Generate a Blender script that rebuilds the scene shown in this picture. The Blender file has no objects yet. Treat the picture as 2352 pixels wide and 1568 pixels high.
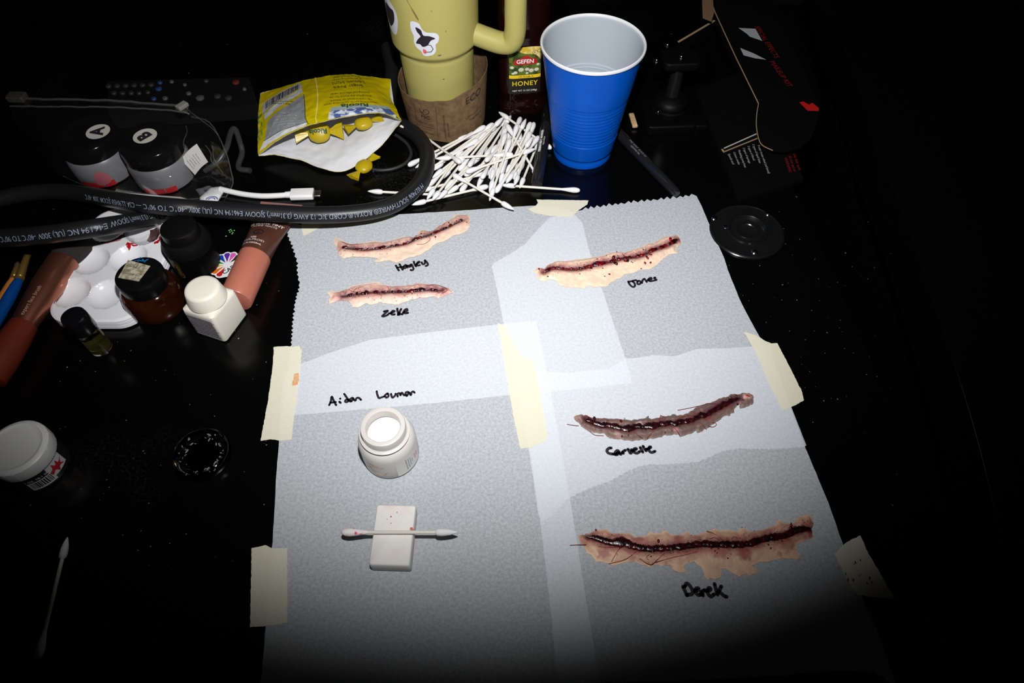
import bpy, math, random
import numpy as np
from mathutils import Vector, Matrix, Quaternion, noise, geometry

random.seed(7)
SC = bpy.context.scene
COL = SC.collection

# ------------------------------------------------------------------ camera, light, exposure
ZT = 0.75                      # height of the table top
FPX = 1568.0                   # focal length for a 2352 px wide frame (24 mm lens)
PITCH = math.radians(55.0)     # camera looks down by this much
CAM = Vector((0.0, 0.0, ZT + 0.455))
FW = Vector((0, math.cos(PITCH), -math.sin(PITCH)))
UP = Vector((0, math.sin(PITCH), math.cos(PITCH)))

cam_data = bpy.data.cameras.new('camera')
cam_data.lens = 24.0
cam_data.sensor_width = 36.0
cam_data.sensor_fit = 'HORIZONTAL'
cam_data.clip_start = 0.01
cam_data.clip_end = 50
cam = bpy.data.objects.new('camera', cam_data)
COL.objects.link(cam)
cam.location = CAM
cam.rotation_euler = (math.pi / 2 - PITCH, 0, 0)
SC.camera = cam


def P(px, py, z=0.0):
    """World point at height z (metres above the table) seen at photo pixel (px, py)."""
    d = FW * FPX + Vector((1, 0, 0)) * (px - 1176) - UP * (py - 784)
    t = (ZT + z - CAM.z) / d.z
    return CAM + d * t


world = bpy.data.worlds.new('world')
SC.world = world
world.use_nodes = True
world.node_tree.nodes['Background'].inputs[0].default_value = (0.6, 0.7, 1.0, 1)
world.node_tree.nodes['Background'].inputs[1].default_value = 0.002

# the flash gun on top of the camera, with a narrow zoomed head
ld = bpy.data.lights.new('camera_flash', 'SPOT')
ld.energy = 23.5
ld.color = (1.0, 0.985, 0.97)
ld.shadow_soft_size = 0.009
ld.spot_size = math.radians(93)
ld.spot_blend = 1.0
flash = bpy.data.objects.new('camera_flash', ld)
COL.objects.link(flash)
flash.location = CAM + UP * 0.105
flash.rotation_mode = 'QUATERNION'
flash.rotation_quaternion = (P(1118, 305) - flash.location).to_track_quat('-Z', 'Y')
flash.scale = (1.12, 1.0, 1.0)        # the head throws a wide oblong beam

SC.view_settings.view_transform = 'Standard'
SC.view_settings.look = 'None'
SC.view_settings.exposure = 0.0
SC.view_settings.gamma = 1.0
SC.view_settings.use_curve_mapping = False

# ------------------------------------------------------------------ materials
_M = {}


def mat(name, col=(.5, .5, .5), rough=.5, metal=0.0, spec=.5, trans=0.0, ior=1.45, coat=0.0,
        bump=None, var=None, vcol=False, alpha=1.0, sss=0.0):
    if name in _M:
        return _M[name]
    m = bpy.data.materials.new(name)
    m.use_nodes = True
    nt = m.node_tree
    b = nt.nodes['Principled BSDF']
    b.inputs['Base Color'].default_value = (*col, 1)
    b.inputs['Roughness'].default_value = rough
    b.inputs['Metallic'].default_value = metal
    b.inputs['Specular IOR Level'].default_value = spec
    b.inputs['Transmission Weight'].default_value = trans
    b.inputs['IOR'].default_value = ior
    b.inputs['Coat Weight'].default_value = coat
    b.inputs['Coat Roughness'].default_value = .08
    b.inputs['Alpha'].default_value = alpha
    if sss:
        b.inputs['Subsurface Weight'].default_value = sss
        b.inputs['Subsurface Radius'].default_value = (.004, .003, .002)
        b.inputs['Subsurface Scale'].default_value = 1.0
    tc = None
    if bump or var:
        tc = nt.nodes.new('ShaderNodeTexCoord')
    src = None
    if vcol:
        a = nt.nodes.new('ShaderNodeVertexColor')
        a.layer_name = 'Col'
        src = a.outputs['Color']
        nt.links.new(src, b.inputs['Base Color'])
    if var:
        n = nt.nodes.new('ShaderNodeTexNoise')
        n.inputs['Scale'].default_value = var[0]
        n.inputs['Detail'].default_value = 4
        nt.links.new(tc.outputs['Object'], n.inputs['Vector'])
        mr = nt.nodes.new('ShaderNodeMapRange')
        mr.inputs['From Min'].default_value = .3
        mr.inputs['From Max'].default_value = .7
        mr.inputs['To Min'].default_value = 1 - var[1]
        mr.inputs['To Max'].default_value = 1 + var[1] * .5
        nt.links.new(n.outputs['Fac'], mr.inputs['Value'])
        mx = nt.nodes.new('ShaderNodeMix')
        mx.data_type = 'RGBA'
        mx.blend_type = 'MULTIPLY'
        mx.inputs['Factor'].default_value = 1
        if src:
            nt.links.new(src, mx.inputs['A'])
        else:
            mx.inputs['A'].default_value = (*col, 1)
        nt.links.new(mr.outputs['Result'], mx.inputs['B'])
        nt.links.new(mx.outputs['Result'], b.inputs['Base Color'])
    if bump:
        n = nt.nodes.new('ShaderNodeTexNoise')
        n.inputs['Scale'].default_value = bump[0]
        n.inputs['Detail'].default_value = 3
        nt.links.new(tc.outputs['Object'], n.inputs['Vector'])
        bp = nt.nodes.new('ShaderNodeBump')
        bp.inputs['Strength'].default_value = bump[1]
        bp.inputs['Distance'].default_value = bump[2] if len(bump) > 2 else .0005
        nt.links.new(n.outputs['Fac'], bp.inputs['Height'])
        nt.links.new(bp.outputs['Normal'], b.inputs['Normal'])
    _M[name] = m
    return m


def sheet_mat(name, col, t, amp, scale):
    """Thin translucent sheet: part of the light goes straight through, the rest scatters."""
    m = bpy.data.materials.new(name)
    m.use_nodes = True
    nt = m.node_tree
    nt.nodes.clear()
    out = nt.nodes.new('ShaderNodeOutputMaterial')
    tr = nt.nodes.new('ShaderNodeBsdfTransparent')
    df = nt.nodes.new('ShaderNodeBsdfPrincipled')
    df.inputs['Base Color'].default_value = (*col, 1)
    df.inputs['Roughness'].default_value = .6
    df.inputs['Specular IOR Level'].default_value = .25
    tc = nt.nodes.new('ShaderNodeTexCoord')
    fs = []
    for sc, d in ((scale, 3), (scale * 3.1, 2)):
        n = nt.nodes.new('ShaderNodeTexNoise')
        n.inputs['Scale'].default_value = sc
        n.inputs['Detail'].default_value = d
        nt.links.new(tc.outputs['Object'], n.inputs['Vector'])
        fs.append(n.outputs['Fac'])
    ad = nt.nodes.new('ShaderNodeMath')
    ad.operation = 'ADD'
    nt.links.new(fs[0], ad.inputs[0])
    nt.links.new(fs[1], ad.inputs[1])
    mr = nt.nodes.new('ShaderNodeMapRange')
    mr.inputs['From Min'].default_value = .7
    mr.inputs['From Max'].default_value = 1.3
    mr.inputs['To Min'].default_value = t - amp
    mr.inputs['To Max'].default_value = t + amp
    nt.links.new(ad.outputs[0], mr.inputs['Value'])
    mx = nt.nodes.new('ShaderNodeMixShader')
    nt.links.new(mr.outputs['Result'], mx.inputs[0])
    nt.links.new(df.outputs[0], mx.inputs[1])
    nt.links.new(tr.outputs[0], mx.inputs[2])
    nt.links.new(mx.outputs[0], out.inputs[0])
    return m


def film_mat(name, haze=.02, gloss=.9, rough=.08, tint=(1, 1, 1)):
    """Clear plastic film: see-through with a fresnel sheen and a little haze."""
    m = bpy.data.materials.new(name)
    m.use_nodes = True
    nt = m.node_tree
    nt.nodes.clear()
    out = nt.nodes.new('ShaderNodeOutputMaterial')
    tr = nt.nodes.new('ShaderNodeBsdfTransparent')
    tr.inputs[0].default_value = (*tint, 1)
    gl = nt.nodes.new('ShaderNodeBsdfGlossy')
    gl.inputs['Roughness'].default_value = rough
    gl.inputs['Color'].default_value = (gloss, gloss, gloss, 1)
    df = nt.nodes.new('ShaderNodeBsdfDiffuse')
    df.inputs[0].default_value = (.8, .8, .8, 1)
    lw = nt.nodes.new('ShaderNodeLayerWeight')
    lw.inputs[0].default_value = .5
    pw = nt.nodes.new('ShaderNodeMath')
    pw.operation = 'POWER'
    pw.inputs[1].default_value = 3.0
    nt.links.new(lw.outputs['Facing'], pw.inputs[0])
    fr = nt.nodes.new('ShaderNodeMath')
    fr.operation = 'MULTIPLY_ADD'
    fr.inputs[1].default_value = .6
    fr.inputs[2].default_value = .026
    nt.links.new(pw.outputs[0], fr.inputs[0])
    m1 = nt.nodes.new('ShaderNodeMixShader')
    nt.links.new(fr.outputs[0], m1.inputs[0])
    nt.links.new(tr.outputs[0], m1.inputs[1])
    nt.links.new(gl.outputs[0], m1.inputs[2])
    m2 = nt.nodes.new('ShaderNodeMixShader')
    m2.inputs[0].default_value = haze
    nt.links.new(m1.outputs[0], m2.inputs[1])
    nt.links.new(df.outputs[0], m2.inputs[2])
    nt.links.new(m2.outputs[0], out.inputs[0])
    return m


# ------------------------------------------------------------------ mesh helpers
def V3(p):
    return Vector(p)


def join(*gs):
    V, F, o = [], [], 0
    for g in gs:
        V += [tuple(v) for v in g[0]]
        F += [tuple(i + o for i in f) for f in g[1]]
        o += len(g[0])
    return V, F


def xform(g, M):
    return [tuple(M @ Vector(v)) for v in g[0]], g[1]


def frame(origin, axis, xdir=(1, 0, 0)):
    """Matrix putting local z along axis, local x as near xdir as possible."""
    z = Vector(axis).normalized()
    x = Vector(xdir)
    x = (x - z * x.dot(z))
    if x.length < 1e-6:
        x = z.orthogonal()
    x.normalize()
    y = z.cross(x)
    m = Matrix((x, y, z)).transposed().to_4x4()
    m.translation = Vector(origin)
    return m


def lathe(prof, n=48, sx=1.0, sy=1.0, wob=None):
    V, F, rows = [], [], []
    for r, z in prof:
        if r < 1e-7:
            rows.append([len(V)])
            V.append((0, 0, z))
        else:
            row = []
            for i in range(n):
                a = 2 * math.pi * i / n
                k = wob(a, z) if wob else 1.0
                row.append(len(V))
                V.append((r * k * sx * math.cos(a), r * k * sy * math.sin(a), z))
            rows.append(row)
    for a, b in zip(rows, rows[1:]):
        if len(a) == 1 and len(b) == 1:
            continue
        for i in range(n):
            j = (i + 1) % n
            if len(a) == 1:
                F.append((a[0], b[j], b[i]))
            elif len(b) == 1:
                F.append((a[i], a[j], b[0]))
            else:
                F.append((a[i], a[j], b[j], b[i]))
    return V, F


def loft(rings, cap0=True, cap1=True):
    n = len(rings[0])
    V = [tuple(p) for r in rings for p in r]
    F = []
    for k in range(len(rings) - 1):
        for i in range(n):
            j = (i + 1) % n
            F.append((k * n + i, k * n + j, (k + 1) * n + j, (k + 1) * n + i))
    if cap0:
        F.append(tuple(range(n - 1, -1, -1)))
    if cap1:
        o = (len(rings) - 1) * n
        F.append(tuple(o + i for i in range(n)))
    return V, F


def rrect(hx, hy, r, n=6, z=0.0):
    out = []
    r = min(r, hx * .999, hy * .999)
    for cx, cy, a0 in ((hx - r, hy - r, 0), (-hx + r, hy - r, 90), (-hx + r, -hy + r, 180), (hx - r, -hy + r, 270)):
        for i in range(n + 1):
            a = math.radians(a0 + 90 * i / n)
            out.append((cx + r * math.cos(a), cy + r * math.sin(a), z))
    return out


def rbox(hx, hy, z0, z1, r, b):
    """Rounded box: corner radius r in plan, edge bevel b."""
    rings = []
    for k in range(4):
        a = math.pi / 2 * k / 3
        d = b * (1 - math.sin(a))
        rings.append(rrect(hx - d, hy - d, max(r - d, 1e-5), 6, z0 + b * (1 - math.cos(a))))
    for k in range(4):
        a = math.pi / 2 * k / 3
        d = b * (1 - math.cos(a))
        rings.append(rrect(hx - d, hy - d, max(r - d, 1e-5), 6, z1 - b * (1 - math.sin(a))))
    return loft(rings)


def catmull(pts, per=8, closed=False):
    pts = [Vector(p) for p in pts]
    n = len(pts)
    out = []
    rng = range(n if closed else n - 1)
    for i in rng:
        p1, p2 = pts[i], pts[(i + 1) % n]
        p0 = pts[i - 1] if (i > 0 or closed) else p1 * 2 - p2
        p3 = pts[(i + 2) % n] if (i + 2 < n or closed) else p2 * 2 - p1
        for k in range(per):
            t = k / per
            out.append(.5 * ((2 * p1) + (p2 - p0) * t + (2 * p0 - 5 * p1 + 4 * p2 - p3) * t * t
                             + (3 * p1 - p0 - 3 * p2 + p3) * t ** 3))
    if not closed:
        out.append(pts[-1])
    return out


def tube(pts, r, n=14, caps=True):
    pts = [Vector(p) for p in pts]
    m = len(pts)
    rr = r if callable(r) else (lambda t: r)
    V, F = [], []
    nrm = None
    for i in range(m):
        t = (pts[min(i + 1, m - 1)] - pts[max(i - 1, 0)]).normalized()
        if nrm is None:
            nrm = t.orthogonal().normalized()
        nrm = (nrm - t * nrm.dot(t)).normalized()
        bn = t.cross(nrm)
        rad = rr(i / max(1, m - 1))
        for k in range(n):
            a = 2 * math.pi * k / n
            V.append(tuple(pts[i] + nrm * (rad * math.cos(a)) + bn * (rad * math.sin(a))))
    for i in range(m - 1):
        for k in range(n):
            j = (k + 1) % n
            F.append((i * n + k, i * n + j, (i + 1) * n + j, (i + 1) * n + k))
    if caps:
        F.append(tuple(range(n - 1, -1, -1)))
        F.append(tuple((m - 1) * n + k for k in range(n)))
    return V, F


def crv(p0, p1, p2, p3, t):
    return .5 * ((2 * p1) + (p2 - p0) * t + (2 * p0 - 5 * p1 + 4 * p2 - p3) * t * t + (3 * p1 - p0 - 3 * p2 + p3) * t ** 3)


class Patch:
    """Smooth surface through a grid of control points, rows v, columns u."""

    def __init__(self, ctrl, crinkle=0.0, cs=90.0, seed=0):
        self.c = [[Vector(p) for p in row] for row in ctrl]
        self.nv, self.nu = len(ctrl), len(ctrl[0])
        self.cr, self.cs, self.seed = crinkle, cs, seed

    @staticmethod
    def _line(ps, t):
        n = len(ps)
        x = min(max(t, 0), 1) * (n - 1)
        i = min(int(x), n - 2)
        f = x - i
        p1, p2 = ps[i], ps[i + 1]
        p0 = ps[i - 1] if i > 0 else p1 * 2 - p2
        p3 = ps[i + 2] if i + 2 < n else p2 * 2 - p1
        return crv(p0, p1, p2, p3, f)

    def base(self, u, v):
        return self._line([self._line(r, u) for r in self.c], v)

    def at(self, u, v, off=0.0):
        p = self.base(u, v)
        e = .01
        du = self.base(min(u + e, 1), v) - self.base(max(u - e, 0), v)
        dv = self.base(u, min(v + e, 1)) - self.base(u, max(v - e, 0))
        n = du.cross(dv)
        if n.length > 1e-12:
            n.normalize()
        else:
            n = Vector((0, 0, 1))
        if n.z < 0:
            n = -n
        k = 0.0
        if self.cr:
            q = p * self.cs + Vector((self.seed, 0, 0))
            k = self.cr * (noise.noise(q) + .6 * abs(noise.noise(q * 2.3)) * 1.5 - .3)
        return p + n * (k + off)

    def quad(self, u0, u1, v0, v1, nu, nv, off=0.0):
        V = [tuple(self.at(u0 + (u1 - u0) * i / nu, v0 + (v1 - v0) * j / nv, off)) for j in range(nv + 1) for i in range(nu + 1)]
        F = [(j * (nu + 1) + i, j * (nu + 1) + i + 1, (j + 1) * (nu + 1) + i + 1, (j + 1) * (nu + 1) + i)
             for j in range(nv) for i in range(nu)]
        return V, F


_T = {}


def text2d(body, size=1.0, align='CENTER', spacing=1.0, bold=0.0):
    key = (body, align, spacing, bold)
    if key not in _T:
        cu = bpy.data.curves.new('lettering', 'FONT')
        cu.body = body
        cu.size = 1.0
        cu.align_x = align
        cu.align_y = 'CENTER'
        cu.space_character = spacing
        cu.offset = bold
        cu.resolution_u = 3
        o = bpy.data.objects.new('lettering', cu)
        me = bpy.data.meshes.new_from_object(o)
        _T[key] = ([(v.co.x, v.co.y) for v in me.vertices], [tuple(p.vertices) for p in me.polygons])
        bpy.data.objects.remove(o)
        bpy.data.curves.remove(cu)
        bpy.data.meshes.remove(me)
    v, f = _T[key]
    return [(x * size, y * size) for x, y in v], f


def text(body, size, mapf, align='CENTER', spacing=1.0, bold=0.0):
    v, f = text2d(body, size, align, spacing, bold)
    return [tuple(mapf(x, y)) for x, y in v], f


def rect2d(x0, x1, y0, y1, mapf, nx=1, ny=1):
    V = [tuple(mapf(x0 + (x1 - x0) * i / nx, y0 + (y1 - y0) * j / ny)) for j in range(ny + 1) for i in range(nx + 1)]
    F = [(j * (nx + 1) + i, j * (nx + 1) + i + 1, (j + 1) * (nx + 1) + i + 1, (j + 1) * (nx + 1) + i)
         for j in range(ny) for i in range(nx)]
    return V, F


def line2d(pts, w, mapf, closed=False):
    """Flat ribbon of width w along 2-D points with round ends."""
    pts = [Vector((p[0], p[1], 0)) for p in pts]
    if closed:
        pts = pts + [pts[0]]
    V, F = [], []
    m = len(pts)
    for i in range(m):
        t = (pts[min(i + 1, m - 1)] - pts[max(i - 1, 0)])
        if t.length < 1e-12:
            t = Vector((1, 0, 0))
        t.normalize()
        nn = Vector((-t.y, t.x, 0)) * (w / 2)
        V += [tuple(mapf(*(pts[i] + nn).xy)), tuple(mapf(*(pts[i] - nn).xy))]
    for i in range(m - 1):
        F.append((2 * i, 2 * i + 1, 2 * i + 3, 2 * i + 2))
    for p in (pts[0], pts[-1]):
        o = len(V)
        for k in range(10):
            a = 2 * math.pi * k / 10
            V.append(tuple(mapf(p.x + w / 2 * math.cos(a), p.y + w / 2 * math.sin(a))))
        F.append(tuple(range(o, o + 10)))
    return V, F


def planar(origin, xd, yd):
    o, xd, yd = Vector(origin), Vector(xd).normalized(), Vector(yd).normalized()
    return lambda x, y: o + xd * x + yd * y


def prism(poly, z0, z1):
    n = len(poly)
    return loft([[(p[0], p[1], z0) for p in poly], [(p[0], p[1], z1) for p in poly]])


def inpoly(pts, poly):
    x, y = pts[:, 0], pts[:, 1]
    c = np.zeros(len(pts), bool)
    n = len(poly)
    j = n - 1
    for i in range(n):
        xi, yi = poly[i]
        xj, yj = poly[j]
        if abs(yj - yi) > 1e-15:
            c ^= ((yi > y) != (yj > y)) & (x < (xj - xi) * (y - yi) / (yj - yi) + xi)
        j = i
    return c


def seg_dist(pts, line):
    """Distance from pts to polyline plus parameter of the nearest spot (0..1) and side sign."""
    best = np.full(len(pts), 1e9)
    par = np.zeros(len(pts))
    sgn = np.ones(len(pts))
    m = len(line) - 1
    for i in range(m):
        a, b = np.array(line[i]), np.array(line[i + 1])
        ab = b - a
        t = np.clip(((pts - a) @ ab) / (ab @ ab), 0, 1)
        q = a + t[:, None] * ab
        d = np.linalg.norm(pts - q, axis=1)
        k = d < best
        best[k] = d[k]
        par[k] = (i + t[k]) / m
        cr = ab[0] * (pts[:, 1] - a[1]) - ab[1] * (pts[:, 0] - a[0])
        sgn[k] = np.sign(cr[k])
    return best, par, sgn


def fill(poly, spacing):
    """Triangulate a 2-D outline with inner grid points: returns pts (N,2) and tris."""
    poly = [(float(p[0]), float(p[1])) for p in poly]
    xs = [p[0] for p in poly]
    ys = [p[1] for p in poly]
    gx = np.arange(min(xs), max(xs), spacing)
    gy = np.arange(min(ys), max(ys), spacing)
    g = np.array([(x + (spacing / 2 if k % 2 else 0), y) for k, y in enumerate(gy) for x in gx])
    inside = []
    if len(g):
        g = g[inpoly(g, poly)]
        if len(g):
            d, _, _ = seg_dist(g, poly + [poly[0]])
            inside = [tuple(p) for p in g[d > spacing * .35]]
    S = 100.0                      # work in centimetres for the triangulation
    co = [Vector((p[0] * S, p[1] * S)) for p in poly + inside]
    n = len(poly)
    ed = [(i, (i + 1) % n) for i in range(n)]
    ov, oe, of, _, _, _ = geometry.delaunay_2d_cdt(co, ed, [], 1, 1e-5)
    return np.array([(v.x / S, v.y / S) for v in ov]), [tuple(f) for f in of]


def densify(poly, step, amp=0.0, freq=300.0, seed=0.0):
    out = []
    n = len(poly)
    for i in range(n):
        a, b = Vector(poly[i]).to_2d(), Vector(poly[(i + 1) % n]).to_2d()
        k = max(1, int((b - a).length / step))
        for j in range(k):
            p = a + (b - a) * (j / k)
            if amp:
                q = Vector((p.x * freq, p.y * freq, seed))
                p = p + Vector((noise.noise(q), noise.noise(q + Vector((31, 7, 3))))) * amp
            out.append((p.x, p.y))
    return out


# ------------------------------------------------------------------ things and parts
OFF = {}


def thing(name, label, cat, loc, group=None):
    o = bpy.data.objects.new(name, None)
    o.empty_display_size = .02
    COL.objects.link(o)
    o.location = loc
    OFF[o.name] = Vector(loc)
    o['label'] = label
    o['category'] = cat
    if group:
        o['group'] = group
    return o


def _mesh(name, geo, m, off, smooth=True, cols=None):
    me = bpy.data.meshes.new(name)
    me.from_pydata([tuple(Vector(v) - off) for v in geo[0]], [], geo[1])
    for x in (m if isinstance(m, (list, tuple)) else [m]):
        me.materials.append(x)
    if smooth:
        me.polygons.foreach_set('use_smooth', [True] * len(me.polygons))
        try:
            me.set_sharp_from_angle(angle=math.radians(40))
        except Exception:
            pass
    if cols is not None:
        at = me.color_attributes.new('Col', 'FLOAT_COLOR', 'POINT')
        at.data.foreach_set('color', np.array(cols, dtype=np.float32).ravel())
    me.update()
    return me


def part(name, geo, m, parent, label=None, smooth=True, cols=None, stuff=False):
    off = OFF[parent.name]
    o = bpy.data.objects.new(name, _mesh(name, geo, m, off, smooth, cols))
    COL.objects.link(o)
    o.parent = parent
    OFF[o.name] = off
    if label:
        o['label'] = label
    if stuff:
        o['kind'] = 'stuff'
    return o


def solo(name, geo, m, label, cat, loc=None, group=None, smooth=True, cols=None, kind=None):
    if loc is None:
        a = np.array([tuple(v) for v in geo[0]])
        loc = Vector((*a.mean(0)[:2], a[:, 2].min()))
    o = bpy.data.objects.new(name, _mesh(name, geo, m, Vector(loc), smooth, cols))
    COL.objects.link(o)
    o.location = loc
    OFF[o.name] = Vector(loc)
    if label:
        o['label'] = label
    if cat:
        o['category'] = cat
    if group:
        o['group'] = group
    if kind:
        o['kind'] = kind
    return o


def struct(name, geo, m):
    o = bpy.data.objects.new(name, _mesh(name, geo, m, Vector((0, 0, 0)), False))
    COL.objects.link(o)
    o['kind'] = 'structure'
    return o


def box(x0, x1, y0, y1, z0, z1):
    V = [(x0, y0, z0), (x1, y0, z0), (x1, y1, z0), (x0, y1, z0), (x0, y0, z1), (x1, y0, z1), (x1, y1, z1), (x0, y1, z1)]
    return V, [(3, 2, 1, 0), (4, 5, 6, 7), (0, 1, 5, 4), (1, 2, 6, 5), (2, 3, 7, 6), (3, 0, 4, 7)]


def cm(*a):
    return tuple(x / 100 for x in a)


BLACK_PLASTIC = mat('black plastic', (.004, .004, .0045), .32, spec=.35)
BLACK_RUBBER = mat('black rubber', (.012, .012, .013), .45, bump=(900, .15, .0003))
WHITE_PLASTIC = mat('white plastic', (.82, .83, .86), .3)
INK = mat('black ink', (.012, .008, .014), .6)
WHITE_PRINT = mat('white print', (.75, .75, .75), .6)
CHROME = mat('chrome', (.8, .8, .8), .15, metal=1)
# ------------------------------------------------------------------ room shell
DARK = mat('dark painted wall', (.012, .012, .014), .8, bump=(40, .2, .002))
struct('floor', box(-2, 2, -1.6, 2.2, -.05, 0), mat('dark floor', (.012, .011, .011), .6, var=(6, .3)))
struct('wall_back', box(-2, 2, 2.2, 2.25, 0, 2.6), DARK)
struct('wall_left', box(-2.05, -2, -1.6, 2.2, 0, 2.6), DARK)
struct('wall_right', box(2, 2.05, -1.6, 2.2, 0, 2.6), DARK)


# ------------------------------------------------------------------ black work table
def table_mat():
    m = mat('black table laminate', (.0025, .0025, .003), .22, spec=.35)
    nt = m.node_tree
    b = nt.nodes['Principled BSDF']
    tc = nt.nodes.new('ShaderNodeTexCoord')
    # pale scuffs and fine dust in the lacquer
    n1 = nt.nodes.new('ShaderNodeTexNoise')
    n1.inputs['Scale'].default_value = 7
    n1.inputs['Detail'].default_value = 2
    n2 = nt.nodes.new('ShaderNodeTexNoise')
    n2.inputs['Scale'].default_value = 500
    n2.inputs['Detail'].default_value = 4
    vo = nt.nodes.new('ShaderNodeTexVoronoi')
    vo.inputs['Scale'].default_value = 42
    for n in (n1, n2, vo):
        nt.links.new(tc.outputs['Object'], n.inputs['Vector'])

    def rng(src, a, b_, c, d):
        r = nt.nodes.new('ShaderNodeMapRange')
        for k, x in zip(('From Min', 'From Max', 'To Min', 'To Max'), (a, b_, c, d)):
            r.inputs[k].default_value = x
        nt.links.new(src, r.inputs['Value'])
        return r.outputs['Result']

    def mul(a, b_, op='MULTIPLY'):
        r = nt.nodes.new('ShaderNodeMath')
        r.operation = op
        for i, x in enumerate((a, b_)):
            if isinstance(x, float):
                r.inputs[i].default_value = x
            else:
                nt.links.new(x, r.inputs[i])
        return r.outputs[0]
    scuff = mul(rng(n1.outputs['Fac'], .60, .80, 0, 1), rng(n2.outputs['Fac'], .5, .75, 0, .035))
    dust = mul(rng(vo.outputs['Distance'], .018, .03, .25, 0), rng(n2.outputs['Fac'], .45, .5, 0, 1))
    tot = mul(mul(scuff, dust, 'ADD'), .0012, 'ADD')
    cc = nt.nodes.new('ShaderNodeCombineColor')
    for i in range(3):
        nt.links.new(tot, cc.inputs[i])
    nt.links.new(cc.outputs[0], b.inputs['Base Color'])
    return m


e0, e1 = P(1830, 440), P(2110, 1060)
ed = (e0 - e1) / (e0.y - e1.y)
far, near = e1 + ed * (.98 - e1.y), e1 + ed * (-.32 - e1.y)
tpoly = [(near.x, near.y), (far.x, far.y), (-.95, .98), (-.95, -.32)]
t = thing('work_table', 'black laminate work table carrying the parchment sheets and makeup supplies', 'table', (0, .3, 0))
cx, cy = sum(p[0] for p in tpoly) / 4, sum(p[1] for p in tpoly) / 4


def inset(d):
    return [(p[0] - math.copysign(d, p[0] - cx), p[1] - math.copysign(d, p[1] - cy)) for p in tpoly]


rings = [[(*p, ZT - .03) for p in inset(0)]]
for k in range(5):
    a = math.pi / 2 * k / 4
    rings.append([(*p, ZT - .003 * (1 - math.sin(a))) for p in inset(.003 * (1 - math.cos(a)))])
part('table_top', loft(rings), table_mat(), t, smooth=False)
for lx in (-.88, .2):
    for ly in (-.24, .9):
        part('leg', box(lx - .025, lx + .025, ly - .025, ly + .025, 0, ZT - .03), BLACK_PLASTIC, t, smooth=False)
for ya in (-.25, .9):
    part('apron', box(-.9, .22, ya, ya + .015, ZT - .11, ZT - .03), BLACK_PLASTIC, t, smooth=False)
# round screwed-in fitting near the table edge
fc = P(1716, 529, .002)
prof = [cm(*q) for q in ((3.38, 0), (3.38, .12), (3.3, .2), (3.2, .24), (3.15, .2), (3.0, .2), (2.0, .2), (1.86, .24), (1.8, .42), (1.72, .45),
                        (1.66, .38), (1.5, .12), (1.25, .06), (1.0, .1), (.92, .16), (.86, .1), (.8, .06), (0, .05))]
ft = part('round_fitting', xform(lathe(prof, 72), Matrix.Translation((fc.x, fc.y, ZT))), mat('black gloss metal', (.006, .006, .0065), .22, spec=.7), t,
          label='round black dished fitting with screws')
for px, py in ((1765, 489), (1734, 577), (1641, 499), (1668, 519)):
    q = P(px, py, .003)
    h = [cm(*a) for a in ((0.30, 0), (.3, .06), (.22, .14), (.1, .18), (0, .185))]
    part('screw', xform(lathe(h, 20), Matrix.Translation((q.x, q.y, ZT + (.0018 if px != 1668 else .001)))), CHROME, ft, label='bright metal screw head')

# ------------------------------------------------------------------ darker piece of furniture beside the table
zb = -.035
pts = [P(x, y, zb) for x, y in ((1990, 250), (2010, 330), (2055, 440), (2100, 560), (2140, 680), (2180, 800), (2222, 930), (2258, 1060), (2290, 1200), (2312, 1330))]
edge = catmull(pts, 6)
edge = [Vector((edge[0].x + .03, 1.05, 0))] + edge + [Vector((edge[-1].x - .004, .02, 0)), Vector((edge[-1].x - .006, -.3, 0))]
poly = [(p.x, p.y) for p in edge] + [(.95, -.3), (.95, 1.05)]
bd = thing('side_bench', 'low black lacquered bench with a curved edge standing beside the table', 'bench', (.7, .4, 0))
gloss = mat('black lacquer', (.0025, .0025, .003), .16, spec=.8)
n = len(edge)


def off_poly(d):
    out = []
    for i, p in enumerate(poly):
        out.append((p[0] + (d if i < n else -d), p[1]))
    return out


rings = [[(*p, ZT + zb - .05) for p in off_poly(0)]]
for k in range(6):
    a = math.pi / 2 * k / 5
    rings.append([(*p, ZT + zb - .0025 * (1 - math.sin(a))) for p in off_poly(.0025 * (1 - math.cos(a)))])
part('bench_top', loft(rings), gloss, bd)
part('bench_base', box(.5, .9, -.2, .95, 0, ZT + zb - .05), BLACK_PLASTIC, bd, smooth=False)
# ------------------------------------------------------------------ parchment sheets
PAPER = sheet_mat('parchment paper', (.885, .93, 1.0), .50, .11, 480)
TAPE = sheet_mat('masking tape', (.82, .795, .64), .20, .05, 700)


def zig(a, b, tooth=13.5, amp=6, jit=.25):
    """Saw-tooth torn edge between two photo pixels (teeth to the right-hand side when walking a to b)."""
    ax, ay = a
    bx, by = b
    L = math.hypot(bx - ax, by - ay)
    n = max(1, int(L / tooth))
    ux, uy = (bx - ax) / L, (by - ay) / L
    out = []
    for i in range(n):
        t = L * i / n
        s = L * (i + .5 + random.uniform(-jit, jit) * .5) / n
        out.append((ax + ux * t, ay + uy * t))
        k = amp * random.uniform(.6, 1.1)
        out.append((ax + ux * s + uy * k, ay + uy * s - ux * k))
    return out


def chain(pts, tooth, amp):
    out = []
    for a, b in zip(pts, pts[1:]):
        out += zig(a, b, tooth, amp)
    return out


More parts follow.
